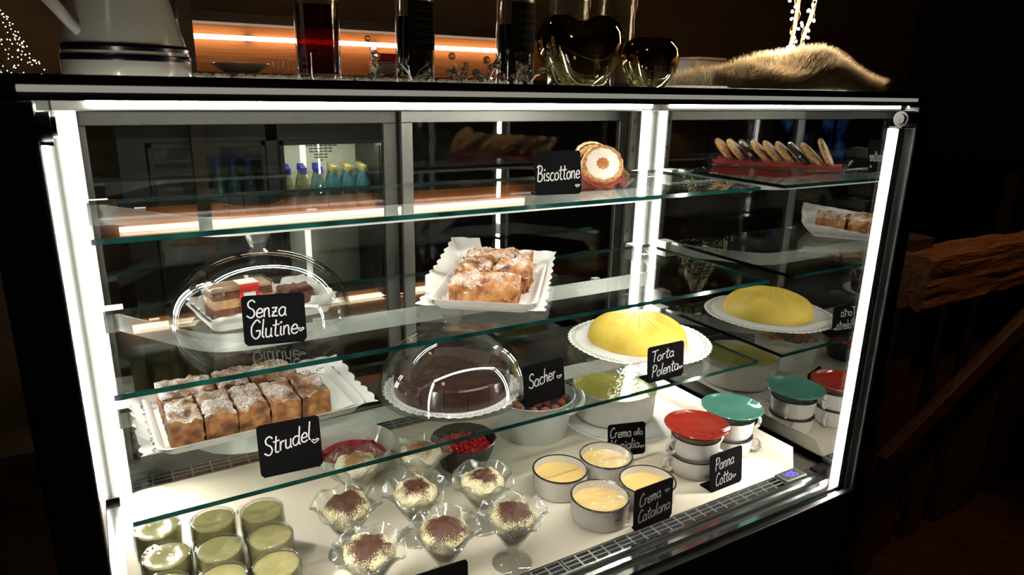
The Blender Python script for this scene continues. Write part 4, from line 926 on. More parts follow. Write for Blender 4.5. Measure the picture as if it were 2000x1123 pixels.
# white bowl of dark red berries
kx, ky = 0.434, -0.132
t = thing('white_bowl', 'white round bowl of dark red berries behind the coupes', 'bowl', (kx, ky, 0))
MB().lathe([(0.0, 0.0), (0.045, 0.0), (0.050, 0.003), (0.078, 0.040), (0.088, 0.066), (0.086, 0.067), (0.075, 0.042), (0.047, 0.007), (0.0, 0.006)], 56).build('bowl_body', M['china'], t)
MB().lathe([(0.0, 0.036), (0.069, 0.036)], 24).build('filling', M['napkin'], t)
for x, y in scatter(kx, ky, 0.060, 0.0185, 30): berry_obj('strawberry', None, (x, y, 0.031), 'dark red berry in the white bowl', 'red berries in the white bowl', R.uniform(.6, .72) * 0.82)

# ================================================================ ON TOP OF THE CASE
TZ = 0.779
# enamel jug
jx, jy = 0.100, -0.395
t = thing('enamel_jug', 'tall white enamel jug with two dark blue bands on the case top', 'jug', (jx, jy, TZ), 0)
MB().lathe([(0.0, 0.0), (0.069, 0.0), (0.0705, 0.004), (0.0700, 0.020), (0.060, 0.060), (0.050, 0.100), (0.042, 0.150), (0.040, 0.175), (0.046, 0.200), (0.044, 0.200), (0.038, 0.175), (0.040, 0.150), (0.048, 0.100), (0.068, 0.006), (0.0, 0.004)], 64).build('jug_body', solid('grey_white_enamel', (0.52, 0.48, 0.42), 0.22, 0, 0.04, 12, coat=0.2), t)
M['blue_band'] = solid('navy_band', (0.003, 0.003, 0.010), 0.25)
for z in (0.0200, 0.0315): MB().lathe([(0.0703 - z * 0.02 - (0.0015 if z > .02 else 0), z - 0.0042), (0.0716 - z * 0.02 - (0.0015 if z > .02 else 0), z), (0.0703 - z * 0.02 - (0.0020 if z > .02 else 0), z + 0.0036)], 64).build('band', M['blue_band'], t)
MB().tube(smooth_line([(-0.046, -0.036, 0.046), (-0.062, -0.050, 0.066), (-0.088, -0.055, 0.105), (-0.092, -0.05, 0.150), (-0.060, -0.03, 0.185), (-0.040, -0.01, 0.188)], 6), 0.0065, 12).build('handle', M['enamel'], t)
# bottles of liqueur
def bottle(label, x, y, r, h, liquid, fill, gl, group, lab_z=None):
    t = thing('liqueur_bottle', label, 'bottle', (x, y, TZ), 0.4, group)
    MB().lathe([(0.0, 0.0), (r * .94, 0.0), (r, 0.004), (r, h * .72), (r * .9, h * .78), (r * .4, h * .86), (r * .36, h), (r * .30, h), (r * .34, h * .86), (r * .84, h * .77), (r * .94, h * .71), (r * .94, 0.008), (0.0, 0.008)], 48).build('bottle_glass', gl, t)
    MB().lathe([(0.0, 0.0085), (r * .935, 0.0085), (r * .935, fill), (0.0, fill)], 40).build('liquid', liquid, t)
    MB().lathe([(r * .38, h - 0.02), (r * .42, h - 0.02), (r * .42, h + 0.012), (0.0, h + 0.012)], 24).build('cap', M['black'], t)
    if lab_z:
        lb = MB(); V = []; n = 14
        for j in range(n + 1):
            a = -2.7 + 1.9 * j / n
            for z in lab_z: V.append(((r + 0.0006) * math.cos(a), (r + 0.0006) * math.sin(a), z))
        lb.add(V, [(2 * j, 2 * j + 2, 2 * j + 3, 2 * j + 1) for j in range(n)]); lb2 = lb.build('paper_label', solid('dark_label', (0.006, 0.005, 0.004), 0.9, spec=0.05), t)
        ln = MB()
        for k in range(5):
            z = lab_z[0] + (lab_z[1] - lab_z[0]) * (0.15 + 0.16 * k); V = []
            for j in range(9):
                a = -2.35 + 1.2 * j / 8; V += [((r + 0.0010) * math.cos(a), (r + 0.0010) * math.sin(a), z), ((r + 0.0010) * math.cos(a), (r + 0.0010) * math.sin(a), z + 0.0012)]
            ln.add(V, [(2 * j, 2 * j + 2, 2 * j + 3, 2 * j + 1) for j in range(8)])
        ln.build('label_print', solid('faded_print', (0.03, 0.024, 0.016), 0.9, spec=0.05), lb2)
    return t
def liquid(name, tint, mixc):
    m, nt, out = new_mat(name); tr = N(nt, 'BsdfTransparent'); tr.inputs[0].default_value = rgba(tint); gl = N(nt, 'BsdfGlossy'); gl.inputs['Roughness'].default_value = 0.02
    df = N(nt, 'BsdfDiffuse'); df.inputs[0].default_value = rgba(mixc); a = N(nt, 'MixShader'); a.inputs[0].default_value = 0.35; nt.links.new(tr.outputs[0], a.inputs[1]); nt.links.new(df.outputs[0], a.inputs[2])
    b2 = N(nt, 'MixShader'); b2.inputs[0].default_value = 0.05; nt.links.new(a.outputs[0], b2.inputs[1]); nt.links.new(gl.outputs[0], b2.inputs[2]); nt.links.new(b2.outputs[0], out.inputs[0]); return m
LQ_red = liquid('red_liqueur', (0.30, 0.010, 0.004), (0.02, 0.001, 0.001)); LQ_dark = liquid('dark_liqueur', (0.008, 0.004, 0.003), (0.003, 0.002, 0.002))
bottle('broad glass bottle of dark red liqueur on the case top', 0.326, -0.420, 0.029, 0.26, LQ_red, 0.094, M['dome'], 'liqueur bottles on the case top', (0.100, 0.150))
bottle('bottle of nearly black liqueur next to the stacked plates', 0.474, -0.400, 0.028, 0.26, LQ_dark, 0.090, M['dome'], 'liqueur bottles on the case top', (0.045, 0.110))
bottle('bottle of nearly black liqueur beside the large gilded vase', 0.617, -0.445, 0.029, 0.26, LQ_dark, 0.085, M['dome'], 'liqueur bottles on the case top', (0.046, 0.115))
for x, y, lab in ((0.775, -0.36, 'tall clear bottle behind the large gilded vase'), (0.86, -0.38, 'tall clear bottle behind the small gilded vase')):
    t = thing('clear_bottle', lab, 'bottle', (x, y, TZ), 0, 'tall clear bottles behind the vases')
    MB().lathe([(0.0, 0.0), (0.032, 0.0), (0.034, 0.004), (0.034, 0.20), (0.014, 0.25), (0.013, 0.30), (0.011, 0.30), (0.012, 0.25), (0.031, 0.2), (0.031, 0.006), (0.0, 0.005)], 36, lambda th, r, z: (r * (1 + 0.03 * math.sin(8 * th + 30 * z)), z)).build('bottle_glass', M['clear'], t)
    MB().lathe([(0.0135, 0.285), (0.016, 0.285), (0.016, 0.312), (0.0, 0.312)], 20).build('stopper', M['black'], t)
# gilded heart vases: mirror coat on the upper half thinning to yellow glass
m, nt, out = new_mat('gilded_glass'); tc = N(nt, 'TexCoord'); sp = N(nt, 'SeparateXYZ'); nt.links.new(tc.outputs['Generated'], sp.inputs[0])
mr = N(nt, 'MapRange'); mr.inputs['From Min'].default_value = 0.28; mr.inputs['From Max'].default_value = 0.62; nt.links.new(sp.outputs['Z'], mr.inputs['Value'])
g = N(nt, 'BsdfGlossy'); g.inputs['Color'].default_value = (0.30, 0.17, 0.07, 1); g.inputs['Roughness'].default_value = 0.03
tr = N(nt, 'BsdfTransparent'); tr.inputs[0].default_value = (0.80, 0.76, 0.50, 1); g2 = N(nt, 'BsdfGlossy'); g2.inputs['Color'].default_value = (0.75, 0.68, 0.40, 1); g2.inputs['Roughness'].default_value = 0.04
mA = N(nt, 'MixShader'); mA.inputs[0].default_value = 0.5; nt.links.new(tr.outputs[0], mA.inputs[1]); nt.links.new(g2.outputs[0], mA.inputs[2])
mB = N(nt, 'MixShader'); nt.links.new(mr.outputs[0], mB.inputs[0]); nt.links.new(mA.outputs[0], mB.inputs[1]); nt.links.new(g.outputs[0], mB.inputs[2]); nt.links.new(mB.outputs[0], out.inputs[0]); M['gilt'] = m
def vase(label, x, y, rw, h, heart):
    t = thing('gilded_vase', label, 'vase', (x, y, TZ), -0.5, 'gilded glass vases on the case top')
    prof = [(0.0, 0.0), (rw * .52, 0.0), (rw * .60, 0.003), (rw * .80, h * .2), (rw * .95, h * .42), (rw, h * .60), (rw * .97, h * .76), (rw * .85, h * .90), (rw * .64, h * .985), (rw * .40, h * 1.0), (rw * .20, h * .965), (rw * .12, h * .93), (0.0, h * .92)]
    def fn(th, r, z):
        k = max(0, z / h - .35) / .65; lob = heart * k * abs(math.cos(th)) ** 1.5
        return r * (1 - 0.16 * abs(math.sin(th)) + 0.04 * lob), z - heart * 0.20 * h * k * (1 - abs(math.cos(th))) ** 1.2 + 0
    MB().lathe(prof, 64, fn).build('vase_body', M['gilt'], t)
    MB().lathe([(0.0, 0.006), (rw * .48, 0.006), (rw * .74, h * .2), (rw * .88, h * .42)], 48).build('inner_wall', M['clear'], t)
    return t
vase('large gilded heart-shaped glass vase on the case top', 0.655, -0.560, 0.060, 0.094, 0.9)
vase('small gilded round glass vase beside the larger one', 0.785, -0.560, 0.0435, 0.071, 0.15)
# white fur throw with twig lights
fx0, fx1, fy0, fy1 = 0.880, 1.222, -0.655, -0.48
t = thing('fur_throw', 'cream fluffy fur throw on the case top under the lit twigs', 'throw', (0, 0, TZ))
def furz(x, y):
    u = (x - fx0) / (fx1 - fx0); v = (y - fy0) / (fy1 - fy0)
    e = min(1, 8 * u + .15, 5 * (1 - u)) * min(1, 4 * v + .45, 5 * (1 - v))
    return max(0.0, (0.016 + 0.032 * math.exp(-((u - .62) / .20) ** 2) + 0.005 * math.sin(14 * u + 3 * v)) * max(0, e))
fb = MB(); nx, ny = 40, 14; V = [(fx0 + (fx1 - fx0) * i / nx, fy0 + (fy1 - fy0) * j / ny, 0.001 + furz(fx0 + (fx1 - fx0) * i / nx, fy0 + (fy1 - fy0) * j / ny)) for j in range(ny + 1) for i in range(nx + 1)]
fb.add(V, [(j * (nx + 1) + i, j * (nx + 1) + i + 1, (j + 1) * (nx + 1) + i + 1, (j + 1) * (nx + 1) + i) for j in range(ny) for i in range(nx)]); fb.build('hide', solid('fur_hide', (0.62, 0.54, 0.42), 0.9), t)
fm = MB(); V = []; F = []
for k in range(34000):
    x = R.uniform(fx0, fx1); y = R.uniform(fy0, fy1) if k % 2 else R.uniform(fy0, fy0 + 0.06); z = 0.001 + furz(x, y)
    L = R.uniform(0.014, 0.030); a = R.uniform(0, 2 * PI); b_ = R.uniform(0.2, 0.9); d = Vector((math.cos(a) * b_ * 0.8 + 0.25, math.sin(a) * b_ * 0.8 - 0.25, 1.0)).normalized()
    s_ = Vector((-math.sin(a), math.cos(a), 0)) * 0.0008; p = Vector((x, y, z)); m1 = p + d * L * .55; e = p + d * L + Vector((0.003 * math.cos(a), 0.003 * math.sin(a), -0.003))
    b0 = len(V); V += [p - s_, p + s_, m1 + s_ * .7, m1 - s_ * .7, e]; F += [(b0, b0 + 1, b0 + 2, b0 + 3), (b0 + 3, b0 + 2, b0 + 4)]
for k in range(12000):
    u_ = R.random(); x = fx0 + (fx1 - fx0) * u_; y = fy0 + R.uniform(0, 0.030); z = 0.001 + furz(x, y) * R.random()
    d = Vector((R.uniform(-.6, .6), -1.0, R.uniform(-0.1, 1.2))).normalized(); L = R.uniform(0.010, 0.020); s_ = Vector((0.0008, 0, 0)); p = Vector((x, y, z)); e = p + d * L; e.z = max(0.0008, e.z); m1 = p + d * L * .55; m1.z = max(0.0012, m1.z)
    b0 = len(V); V += [p - s_, p + s_, m1 + s_ * .7, m1 - s_ * .7, e]; F += [(b0, b0 + 1, b0 + 2, b0 + 3), (b0 + 3, b0 + 2, b0 + 4)]
fm.add(V, F); m, nt, out = new_mat('fur_hair'); df = N(nt, 'BsdfDiffuse'); tl_ = N(nt, 'BsdfTranslucent'); vec = coords(nt); nz = N(nt, 'TexNoise'); nz.inputs['Scale'].default_value = 30; nt.links.new(vec, nz.inputs['Vector'])
cc = ramp(nt, nz.outputs['Fac'], [(0.3, (0.80, 0.70, 0.53)), (0.7, (0.92, 0.86, 0.72))]); nt.links.new(cc, df.inputs[0]); nt.links.new(cc, tl_.inputs[0]); mx = N(nt, 'MixShader'); mx.inputs[0].default_value = 0.5
nt.links.new(df.outputs[0], mx.inputs[1]); nt.links.new(tl_.outputs[0], mx.inputs[2]); nt.links.new(mx.outputs[0], out.inputs[0])
o = fm.build('fur_pile', m, t); o['kind'] = 'stuff'
for i, (px, py, ln, tilt, ang_) in enumerate(((1.092, -0.560, 0.30, 0.05, 0.0), (1.112, -0.555, 0.30, 0.36, 0.2))):
    t = thing('lit_twig', ('straight' if i == 0 else 'slanting') + ' bare twig wound with glowing fairy lights in the fur', 'twig light', (px, py, TZ + 0.034), 0, 'twigs with fairy lights')
    pts = [Vector((tilt * q * ln + 0.004 * math.sin(9 * q + i), 0.004 * math.cos(7 * q), q * ln)) for q in [k / 12 for k in range(13)]]
    MB().tube(pts, [0.0035 - 0.0015 * k / 12 for k in range(13)], 8).build('stem', wood('twig_bark', (0.16, 0.09, 0.04), (0.30, 0.18, 0.09)), t)
    wire = [pts[min(12, int(q * 12))].lerp(pts[min(12, int(q * 12) + 1)], q * 12 - int(q * 12)) + Vector((0.006 * math.cos(40 * q), 0.006 * math.sin(40 * q), 0)) for q in [k / 60 for k in range(60)]]
    MB().tube(wire, 0.0005, 5).build('wire', solid('copper_wire', (0.5, 0.25, 0.1), 0.3, 1.0), t)
    nb_ = 36
    bm_ = None
    for k in range(nb_):
        q = ((k + R.random()) / nb_) ** 1.25; qi = min(11, int(q * 12)); c0 = pts[qi].lerp(pts[qi + 1], q * 12 - qi); a = R.uniform(0, 2 * PI); rr = R.uniform(0.006, 0.017)
        if bm_ is None:
            o = MB().lathe([(0.0, -0.0034), (0.0017, -0.0018), (0.0022, 0.0), (0.0014, 0.0018), (0.0, 0.0034)], 8).build('fairy_bulb', M['fairy'], t); bm_ = o.data
        else: o = bpy.data.objects.new('fairy_bulb', bm_); col.objects.link(o); o.parent = t
        o.location = c0 + Vector((rr * math.cos(a), rr * math.sin(a), 0.004)); o.rotation_euler = (R.uniform(-1, 1), R.uniform(-1, 1), 0)
# dried petals beside the fur
for i, (px, py, rz, tl) in enumerate(((1.238, -0.60, 0.3, 0.9), (1.252, -0.62, 0.9, 0.25))):
    lf = MB(); V = []; n = 8
    for k in range(n + 1):
        q = k / n; wd = 0.011 * math.sin(PI * min(1, q * 1.02)) ** .7
        V += [(q * 0.038, -wd, 0.004 * math.sin(PI * q)), (q * 0.038, 0, 0.007 * math.sin(PI * q)), (q * 0.038, wd, 0.004 * math.sin(PI * q))]
    lf.add(V, [(3 * k + j, 3 * k + 3 + j, 3 * k + 4 + j, 3 * k + 1 + j) for k in range(n) for j in range(2)])
    o = lf.build('dried_petal', solid('dried_petal_tan', (0.34, 0.22, 0.12), 0.7), None, loc=(px - 0.01, py, TZ + 0.001), rot=(0, -tl, rz)); s_ = o.modifiers.new('thick', 'SOLIDIFY'); s_.thickness = 0.0008
    tag(o, ('upright' if i == 0 else 'flat lying') + ' tan dried petal beside the fur throw', 'petal', 'dried petals')
# crystal bead sprays
M['bead'] = cast_glass('crystal_bead', (0.95, 0.93, 0.90), 0.25, 1.5)
bead_me = MB().lathe([(0.0 if k in (0, 5) else 0.0045 * math.sin(PI * k / 5), 0.0045 * (1 - math.cos(PI * k / 5))) for k in range(6)], 7).build('bead', M['bead'], None, smooth=False); bme = bead_me.data; bpy.data.objects.remove(bead_me)
M['wire'] = solid('silver_wire', (0.5, 0.48, 0.45), 0.3, 1.0)
sprays = [((0.392, -0.455), 9, 0.05, 'upright crystal bead spray beside the red liqueur bottle'), ((0.440, -0.47), 7, 0.022, 'low crystal bead spray before the stacked plates'), ((0.500, -0.50), 10, 0.030, 'crystal bead spray beside the nearly black bottle'),
          ((0.535, -0.51), 12, 0.026, 'dense crystal bead spray in the middle of the case top'), ((0.575, -0.52), 10, 0.022, 'crystal bead spray before the wooden post'), ((0.552, -0.592), 6, 0.014, 'few crystal beads at the foot of the large vase')]
for i, ((x, y), nb_, hh, lab) in enumerate(sprays):
    t = thing('bead_spray', lab, 'decoration', (x, y, TZ), 0, 'crystal bead sprays'); wm = MB(); locs = []
    for k in range(nb_):
        a = R.uniform(0, 2 * PI); rr = R.uniform(0.004, 0.030 if hh < .04 else 0.014); z = R.uniform(0.001, hh) if k else hh; e = Vector((rr * math.cos(a), rr * math.sin(a) * .6, z)); locs.append(e)
        wm.tube([(0, 0, 0.001), e * 0.5 + Vector((0, 0, 0.006)), e + Vector((0, 0, 0.004))], 0.0005, 4)
    wm.build('wire', M['wire'], t)
    for e in locs:
        o = bpy.data.objects.new('bead', bme); col.objects.link(o); o.parent = t; o.location = e; o.scale = (R.uniform(.8, 1.25),) * 3
# pale pebbles strewn along the edge: felt garland
gm = MB(); 
for k in range(240):
    x = 0.17 + 0.50 * R.random(); y = R.uniform(-0.40, -0.34); r = R.uniform(0.002, 0.006)
    if any(math.hypot(x - bx0, y - by0) < br0 + 0.008 for bx0, by0, br0 in ((0.326, -0.420, 0.029), (0.474, -0.400, 0.028), (0.617, -0.445, 0.029), (0.100, -0.395, 0.071))): y += 0.055
    gm.lathe([(0.0, 0.0), (r, r * .4), (r * .8, r), (0.0, r * 1.2)], 6, None, 0, (x, y, 0))
o = gm.build('garland', solid('pale_moss', (0.42, 0.37, 0.28), 0.9, 0, 0.3, 200), None, loc=(0, 0, TZ)); tag(o, 'pale crumbly moss garland strewn along the case top', 'garland', kind='stuff')
# translucent box, bowl glass, price card behind the fur
t = thing('storage_box', 'small translucent plastic box behind the small vase', 'box', (1.255, -0.185, TZ), 0.1)
M['frost'] = solid('frosted_plastic', (0.16, 0.12, 0.09), 0.4)
paper_tray(t, 0.085, 0.06, 0.060, 0.006, 0.002, 'box_body', M['frost']); bevel(MB().box(-0.052, 0.052, -0.04, 0.04, 0.061, 0.067).build('box_lid', M['frost'], t, smooth=False), 0.004)
t = thing('glass_bowl', 'clear rounded glass bowl behind the fur throw', 'bowl', (1.28, 0.02, TZ), 0)
MB().lathe([(0.0, 0.0), (0.03, 0.0), (0.04, 0.01), (0.058, 0.05), (0.062, 0.10), (0.060, 0.10), (0.055, 0.05), (0.035, 0.008), (0.0, 0.005)], 40).build('bowl_body', M['clear'], t); MB().lathe([(0.060, 0.0985), (0.0635, 0.0985), (0.0635, 0.1015), (0.060, 0.1015)], 40).build('rim', M['clear'], t)
t = thing('price_card', 'small white card with dark marks leaning behind the small vase', 'card', (0.850, -0.512, TZ), -0.5)
MB().box(-0.010, 0.010, 0.0, 0.0012, 0.0, 0.055).build('card', M['label_white'], t, smooth=False)
MB().add([(-0.005, -0.0002, 0.03), (-0.003, -0.0002, 0.03), (-0.003, -0.0002, 0.042), (-0.005, -0.0002, 0.042), (0.003, -0.0002, 0.03), (0.005, -0.0002, 0.03), (0.005, -0.0002, 0.042), (0.003, -0.0002, 0.042), (-0.005, -0.0002, 0.042), (-0.003, -0.0002, 0.042), (0.005, -0.0002, 0.03), (0.003, -0.0002, 0.03)], [(0, 1, 2, 3), (4, 5, 6, 7), (8, 9, 10, 11)]).build('print', M['navy'], t, smooth=False)

# ================================================================ BACK BAR BEHIND THE CASE
bar = thing('back_bar', 'dark back bar counter with larch splash panel and warm tube light', 'counter', (0, 0, FZ))
def bp2(name, mb, mat, parent=bar, smooth=False):
    o = mb.build(name, mat, parent, smooth)
    if parent is bar: o.location = (0, 0, -FZ)
    return o
bp2('worktop', MB().box(0.10, 2.6, 1.20, 1.555, 0.775, 0.800), M['wood_dark'])
bp2('splash_panel', MB().box(0.04, 2.4, 1.535, 1.555, 0.800, 0.975), M['wood_warm'])
bp2('wall_shelf', MB().box(0.04, 2.4, 1.34, 1.555, 0.968, 1.0), M['wood_dark'])
bp2('light_tube', MB().box(0.10, 1.85, 1.500, 1.516, 0.918, 0.934), M['tube_warm'])
bp2('tube_clip', MB().box(0.60, 0.63, 1.512, 1.536, 0.92, 0.934).box(1.1, 1.13, 1.512, 1.536, 0.92, 0.934), M['void'])
bp2('post', MB().box(0.335, 0.375, 1.15, 1.19, FZ + 0.01, 1.6), M['wood_dark'])
for x0, x1 in ((0.12, 0.20), (0.585, 0.625), (1.03, 2.58)): bp2('cabinet_front', MB().box(x0, x1, 1.215, 1.24, FZ + 0.01, 0.774), M['black'])
bp2('cabinet_front', MB().box(0.2, 1.04, 1.215, 1.24, 0.5708, 0.774), M['black'])
for i, (x0, x1, lit, lab) in enumerate(((0.632, 1.022, 1, 'lit under-counter cooler with rows of capped bottles behind glass'), (0.208, 0.578, 0, 'dim under-counter cooler with a few dark bottles'))):
    t = thing('bottle_cooler', lab, 'cooler', (0, 0, 0), 0, 'under-counter bottle coolers')
    shell = MB().box(x0, x1, 1.24, 1.55, 0.553, 0.570).box(x0, x1, 1.24, 1.55, -0.1, -0.08).box(x0, x0 + 0.008, 1.24, 1.55, -0.08, 0.553).box(x1 - 0.008, x1, 1.24, 1.55, -0.08, 0.553)
    shell.build('cabinet', M['black'], t, smooth=False)
    MB().box(x0 + 0.008, x1 - 0.008, 1.53, 1.55, -0.08, 0.553).build('back_panel', solid('cooler_lining', (0.62, 0.63, 0.50) if lit else (0.10, 0.11, 0.10), 0.5), t, smooth=False)  # lining colour itself painted darker for the unlit cooler
    MB().box(x0 + 0.008, x1 - 0.008, 1.25, 1.53, 0.268, 0.275).build('wire_shelf', M['alu'], t, smooth=False)
    if lit:
        MB().box(x0 + 0.135, x0 + 0.158, 1.47, 1.476, -0.02, 0.55).build('cooler_light', emit('cooler_tube', (1.0, 0.98, 0.86), 1.6), t, smooth=False)
        MB().box(x0 + 0.02, x1 - 0.02, 1.262, 1.272, 0.549, 0.553).build('cooler_light', emit('cooler_strip', (1.0, 0.98, 0.84), 95.0), t, smooth=False)
        vn = MB()
        for r_ in range(6):
            for q in range(-3 + (r_ + 1) // 2, 4 - (r_ + 1) // 2): vn.box(x0 + 0.235 + q * 0.020 - 0.008, x0 + 0.235 + q * 0.020 + 0.008, 1.5285, 1.5302, 0.519 - r_ * 0.012, 0.5235 - r_ * 0.012)
        vn.build('vent', M['void'], t, smooth=False)
    dr = MB().box(x0, x0 + 0.012, 1.205, 1.216, -0.1, 0.57).box(x1 - 0.012, x1, 1.205, 1.216, -0.1, 0.57).box(x0, x1, 1.205, 1.216, 0.553, 0.57).box(x0, x1, 1.205, 1.216, -0.1, -0.08).build('cooler_door', M['black'], t, smooth=False)
    MB().box(x0 + 0.012, x1 - 0.012, 1.208, 1.213, -0.08, 0.553).build('door_pane', M['pane'], dr, smooth=False)
bott = {}
def small_bottle(capm, glm):
    key = capm + glm
    if key not in bott:
        a = MB().lathe([(0.0, 0.0), (0.024, 0.0), (0.026, 0.003), (0.026, 0.095), (0.020, 0.125), (0.011, 0.150), (0.010, 0.175), (0.0, 0.175)], 18).build('x', M[glm], None); b = MB().lathe([(0.0125, 0.160), (0.0135, 0.162), (0.0135, 0.186), (0.0, 0.188)], 16).build('x', M[capm], None)
        c = MB().lathe([(0.0265, 0.035), (0.0265, 0.080)], 18).build('x', M['label_white'], None)
        bott[key] = (a.data, b.data, c.data)
        for q in (a, b, c): bpy.data.objects.remove(q)
    return bott[key]
M['cap_blue'] = solid('blue_cap', (0.03, 0.03, 0.35), 0.35); M['cap_gold'] = solid('gold_cap', (0.62, 0.55, 0.22), 0.3, 0.4); M['bot_teal'] = solid('teal_bottle_glass', (0.04, 0.14, 0.16), 0.08, 0, 0.1, coat=0.5); M['bot_green'] = solid('green_bottle_glass', (0.14, 0.17, 0.08), 0.08, 0, 0.1, coat=0.5)
k = 0
for row, y in ((0, 1.30), (1, 1.37), (2, 1.44)):
    for q in range(6):
        x = 0.672 + q * 0.060 + 0.012 * row
        if 0.76 < x < 0.80 and row == 2: continue
        if x > 1.0: continue
        cm = 'cap_blue' if q < 3 else 'cap_gold'; gm_ = 'bot_green' if q < 2 else 'bot_teal'
        me = small_bottle(cm, gm_)
        t = thing('small_bottle', ('blue' if q < 3 else 'gold') + ' capped bottle standing in the ' + ('front', 'middle', 'rear')[row] + ' row of the lit cooler', 'bottle', (x, y, 0.275), 0, 'bottles in the lit cooler, ' + ('blue' if q < 3 else 'gold') + ' caps, row %d' % (row + 1))
        for nm, dd in zip(('bottle_glass', 'cap', 'paper_label'), me): o = bpy.data.objects.new(nm, dd); col.objects.link(o); o.parent = t
for q in range(3):
    me = small_bottle('cap_blue', 'bot_teal'); t = thing('small_bottle', 'dark bottle standing in the dim cooler', 'bottle', (0.43 + q * 0.055, 1.32 + 0.02 * (q % 2), 0.275), 0, 'bottles in the dim cooler')
    for nm, dd in zip(('bottle_glass', 'cap', 'paper_label'), me): o = bpy.data.objects.new(nm, dd); col.objects.link(o); o.parent = t; o.scale = (1, 1, 1.25)
# things on the back bar
t = thing('serving_bowl', 'shallow white bowl with a dark filling on the back bar', 'bowl', (0.555, 1.40, 0.80)); MB().lathe([(0.0, 0.0), (0.05, 0.0), (0.07, 0.008), (0.105, 0.032), (0.103, 0.034), (0.065, 0.011), (0.0, 0.006)], 48).build('bowl_body', M['china'], t); MB().lathe([(0.0, 0.036), (0.06, 0.036), (0.088, 0.030), (0.096, 0.028)], 40).build('filling', M['choc'], t)
for i, x in enumerate((0.686, 0.742)):
    t = thing('tumbler', 'thick clear tumbler on the back bar beside the ' + ('shallow bowl' if i == 0 else 'red bottle'), 'glass', (x, 1.38, 0.80), 0, 'tumblers on the back bar'); MB().lathe([(0.0, 0.0), (0.022, 0.0), (0.026, 0.045), (0.024, 0.045), (0.020, 0.012), (0.0, 0.010)], 20).build('tumbler_glass', M['clear'], t)
for i in range(6):
    o = MB().lathe([(0.0, 0.0), (0.030, 0.0), (0.034, 0.003), (0.062, 0.011), (0.061, 0.013), (0.030, 0.005), (0.0, 0.004)], 36).build('side_plate', M['china'], None, loc=(1.105 + 0.003 * (i % 2), 1.40, 0.80 + 0.0085 * i))
    tag(o, ('lowest', 'second lowest', 'third', 'fourth', 'second highest', 'topmost')[i] + ' white side plate in the stack on the back bar', 'plate', 'stacked side plates on the back bar')
o = MB().box(1.062, 1.152, 1.36, 1.44, 0.857, 0.888).build('napkin_pack', M['napkin'], None, smooth=False); bevel(o, 0.004); tag(o, 'pack of red napkins lying on the plate stack', 'napkin')
# christmas tree by the wall
t = thing('christmas_tree', 'dark conical fir tree covered in tiny warm lights', 'tree', (-0.19, 1.22, FZ))
TB = 0.80 - FZ
MB().tube([(0, 0, 0.0), (0, 0, TB + 0.30)], [0.03, 0.006], 8).build('trunk', M['wood_dark'], t)
fl = MB(); V = []; F = []
def cone_r(z): return 0.02 + (TB + 0.26 - z) * 0.45
for k in range(5000):
    z = TB - 0.25 + 0.50 * R.random() ** 1.2; a = R.uniform(0, 2 * PI); rr = cone_r(z) * R.uniform(.3, 1); p = Vector((rr * math.cos(a), rr * math.sin(a), z)); d = Vector((math.cos(a), math.sin(a), R.uniform(-.6, .2))) * 0.02; s_ = Vector((-math.sin(a), math.cos(a), 0)) * 0.002
    b0 = len(V); V += [p - s_, p + s_, p + d]; F.append((b0, b0 + 1, b0 + 2))
fl.add(V, F); o = fl.build('needle_foliage', solid('fir_needles', (0.012, 0.018, 0.008), 0.8), t); o['kind'] = 'stuff'
lt = MB()
for k in range(420):
    z = TB - 0.06 + 0.31 * R.random() ** 1.3; a = R.uniform(0, 2 * PI); rr = cone_r(z) * 1.02 * R.uniform(.85, 1.05)
    lt.lathe([(0.0, -0.0018), (0.0018, 0), (0.0, 0.0018)], 5, None, 0, (rr * math.cos(a), rr * math.sin(a), z))
o = lt.build('tiny_light', emit('tree_light', (1.0, 0.80, 0.46), 9.0), t); o['kind'] = 'stuff'
m, nt, out = new_mat('dusk_view'); vec = coords(nt); nz = N(nt, 'TexNoise'); nz.inputs['Scale'].default_value = 9; nz.inputs['Detail'].default_value = 4; nt.links.new(vec, nz.inputs['Vector'])
e = N(nt, 'Emission'); nt.links.new(ramp(nt, nz.outputs['Fac'], [(0.42, (0.002, 0.006, 0.03)), (0.58, (0.06, 0.16, 0.60)), (0.72, (0.25, 0.45, 0.95))]), e.inputs[0]); e.inputs[1].default_value = 0.22; nt.links.new(e.outputs[0], out.inputs[0]); dusk = m
# dusk window far to the side, seen only in reflections
for i, x in enumerate((-1.80, -1.40)):
    wn = tag(MB().box(x, x + 0.30, 1.545, 1.56, 0.25, 0.95).build('window_%d' % (i + 1), dusk, None, smooth=False), None, None, kind='structure')
    MB().box(x - 0.02, x, 1.53, 1.56, 0.23, 0.97).box(x + 0.30, x + 0.32, 1.53, 1.56, 0.23, 0.97).box(x, x + 0.30, 1.53, 1.56, 0.95, 0.97).box(x, x + 0.30, 1.53, 1.56, 0.23, 0.25).box(x + 0.14, x + 0.16, 1.535, 1.56, 0.25, 0.95).build('window_frame', M['wood_dark'], wn, smooth=False)

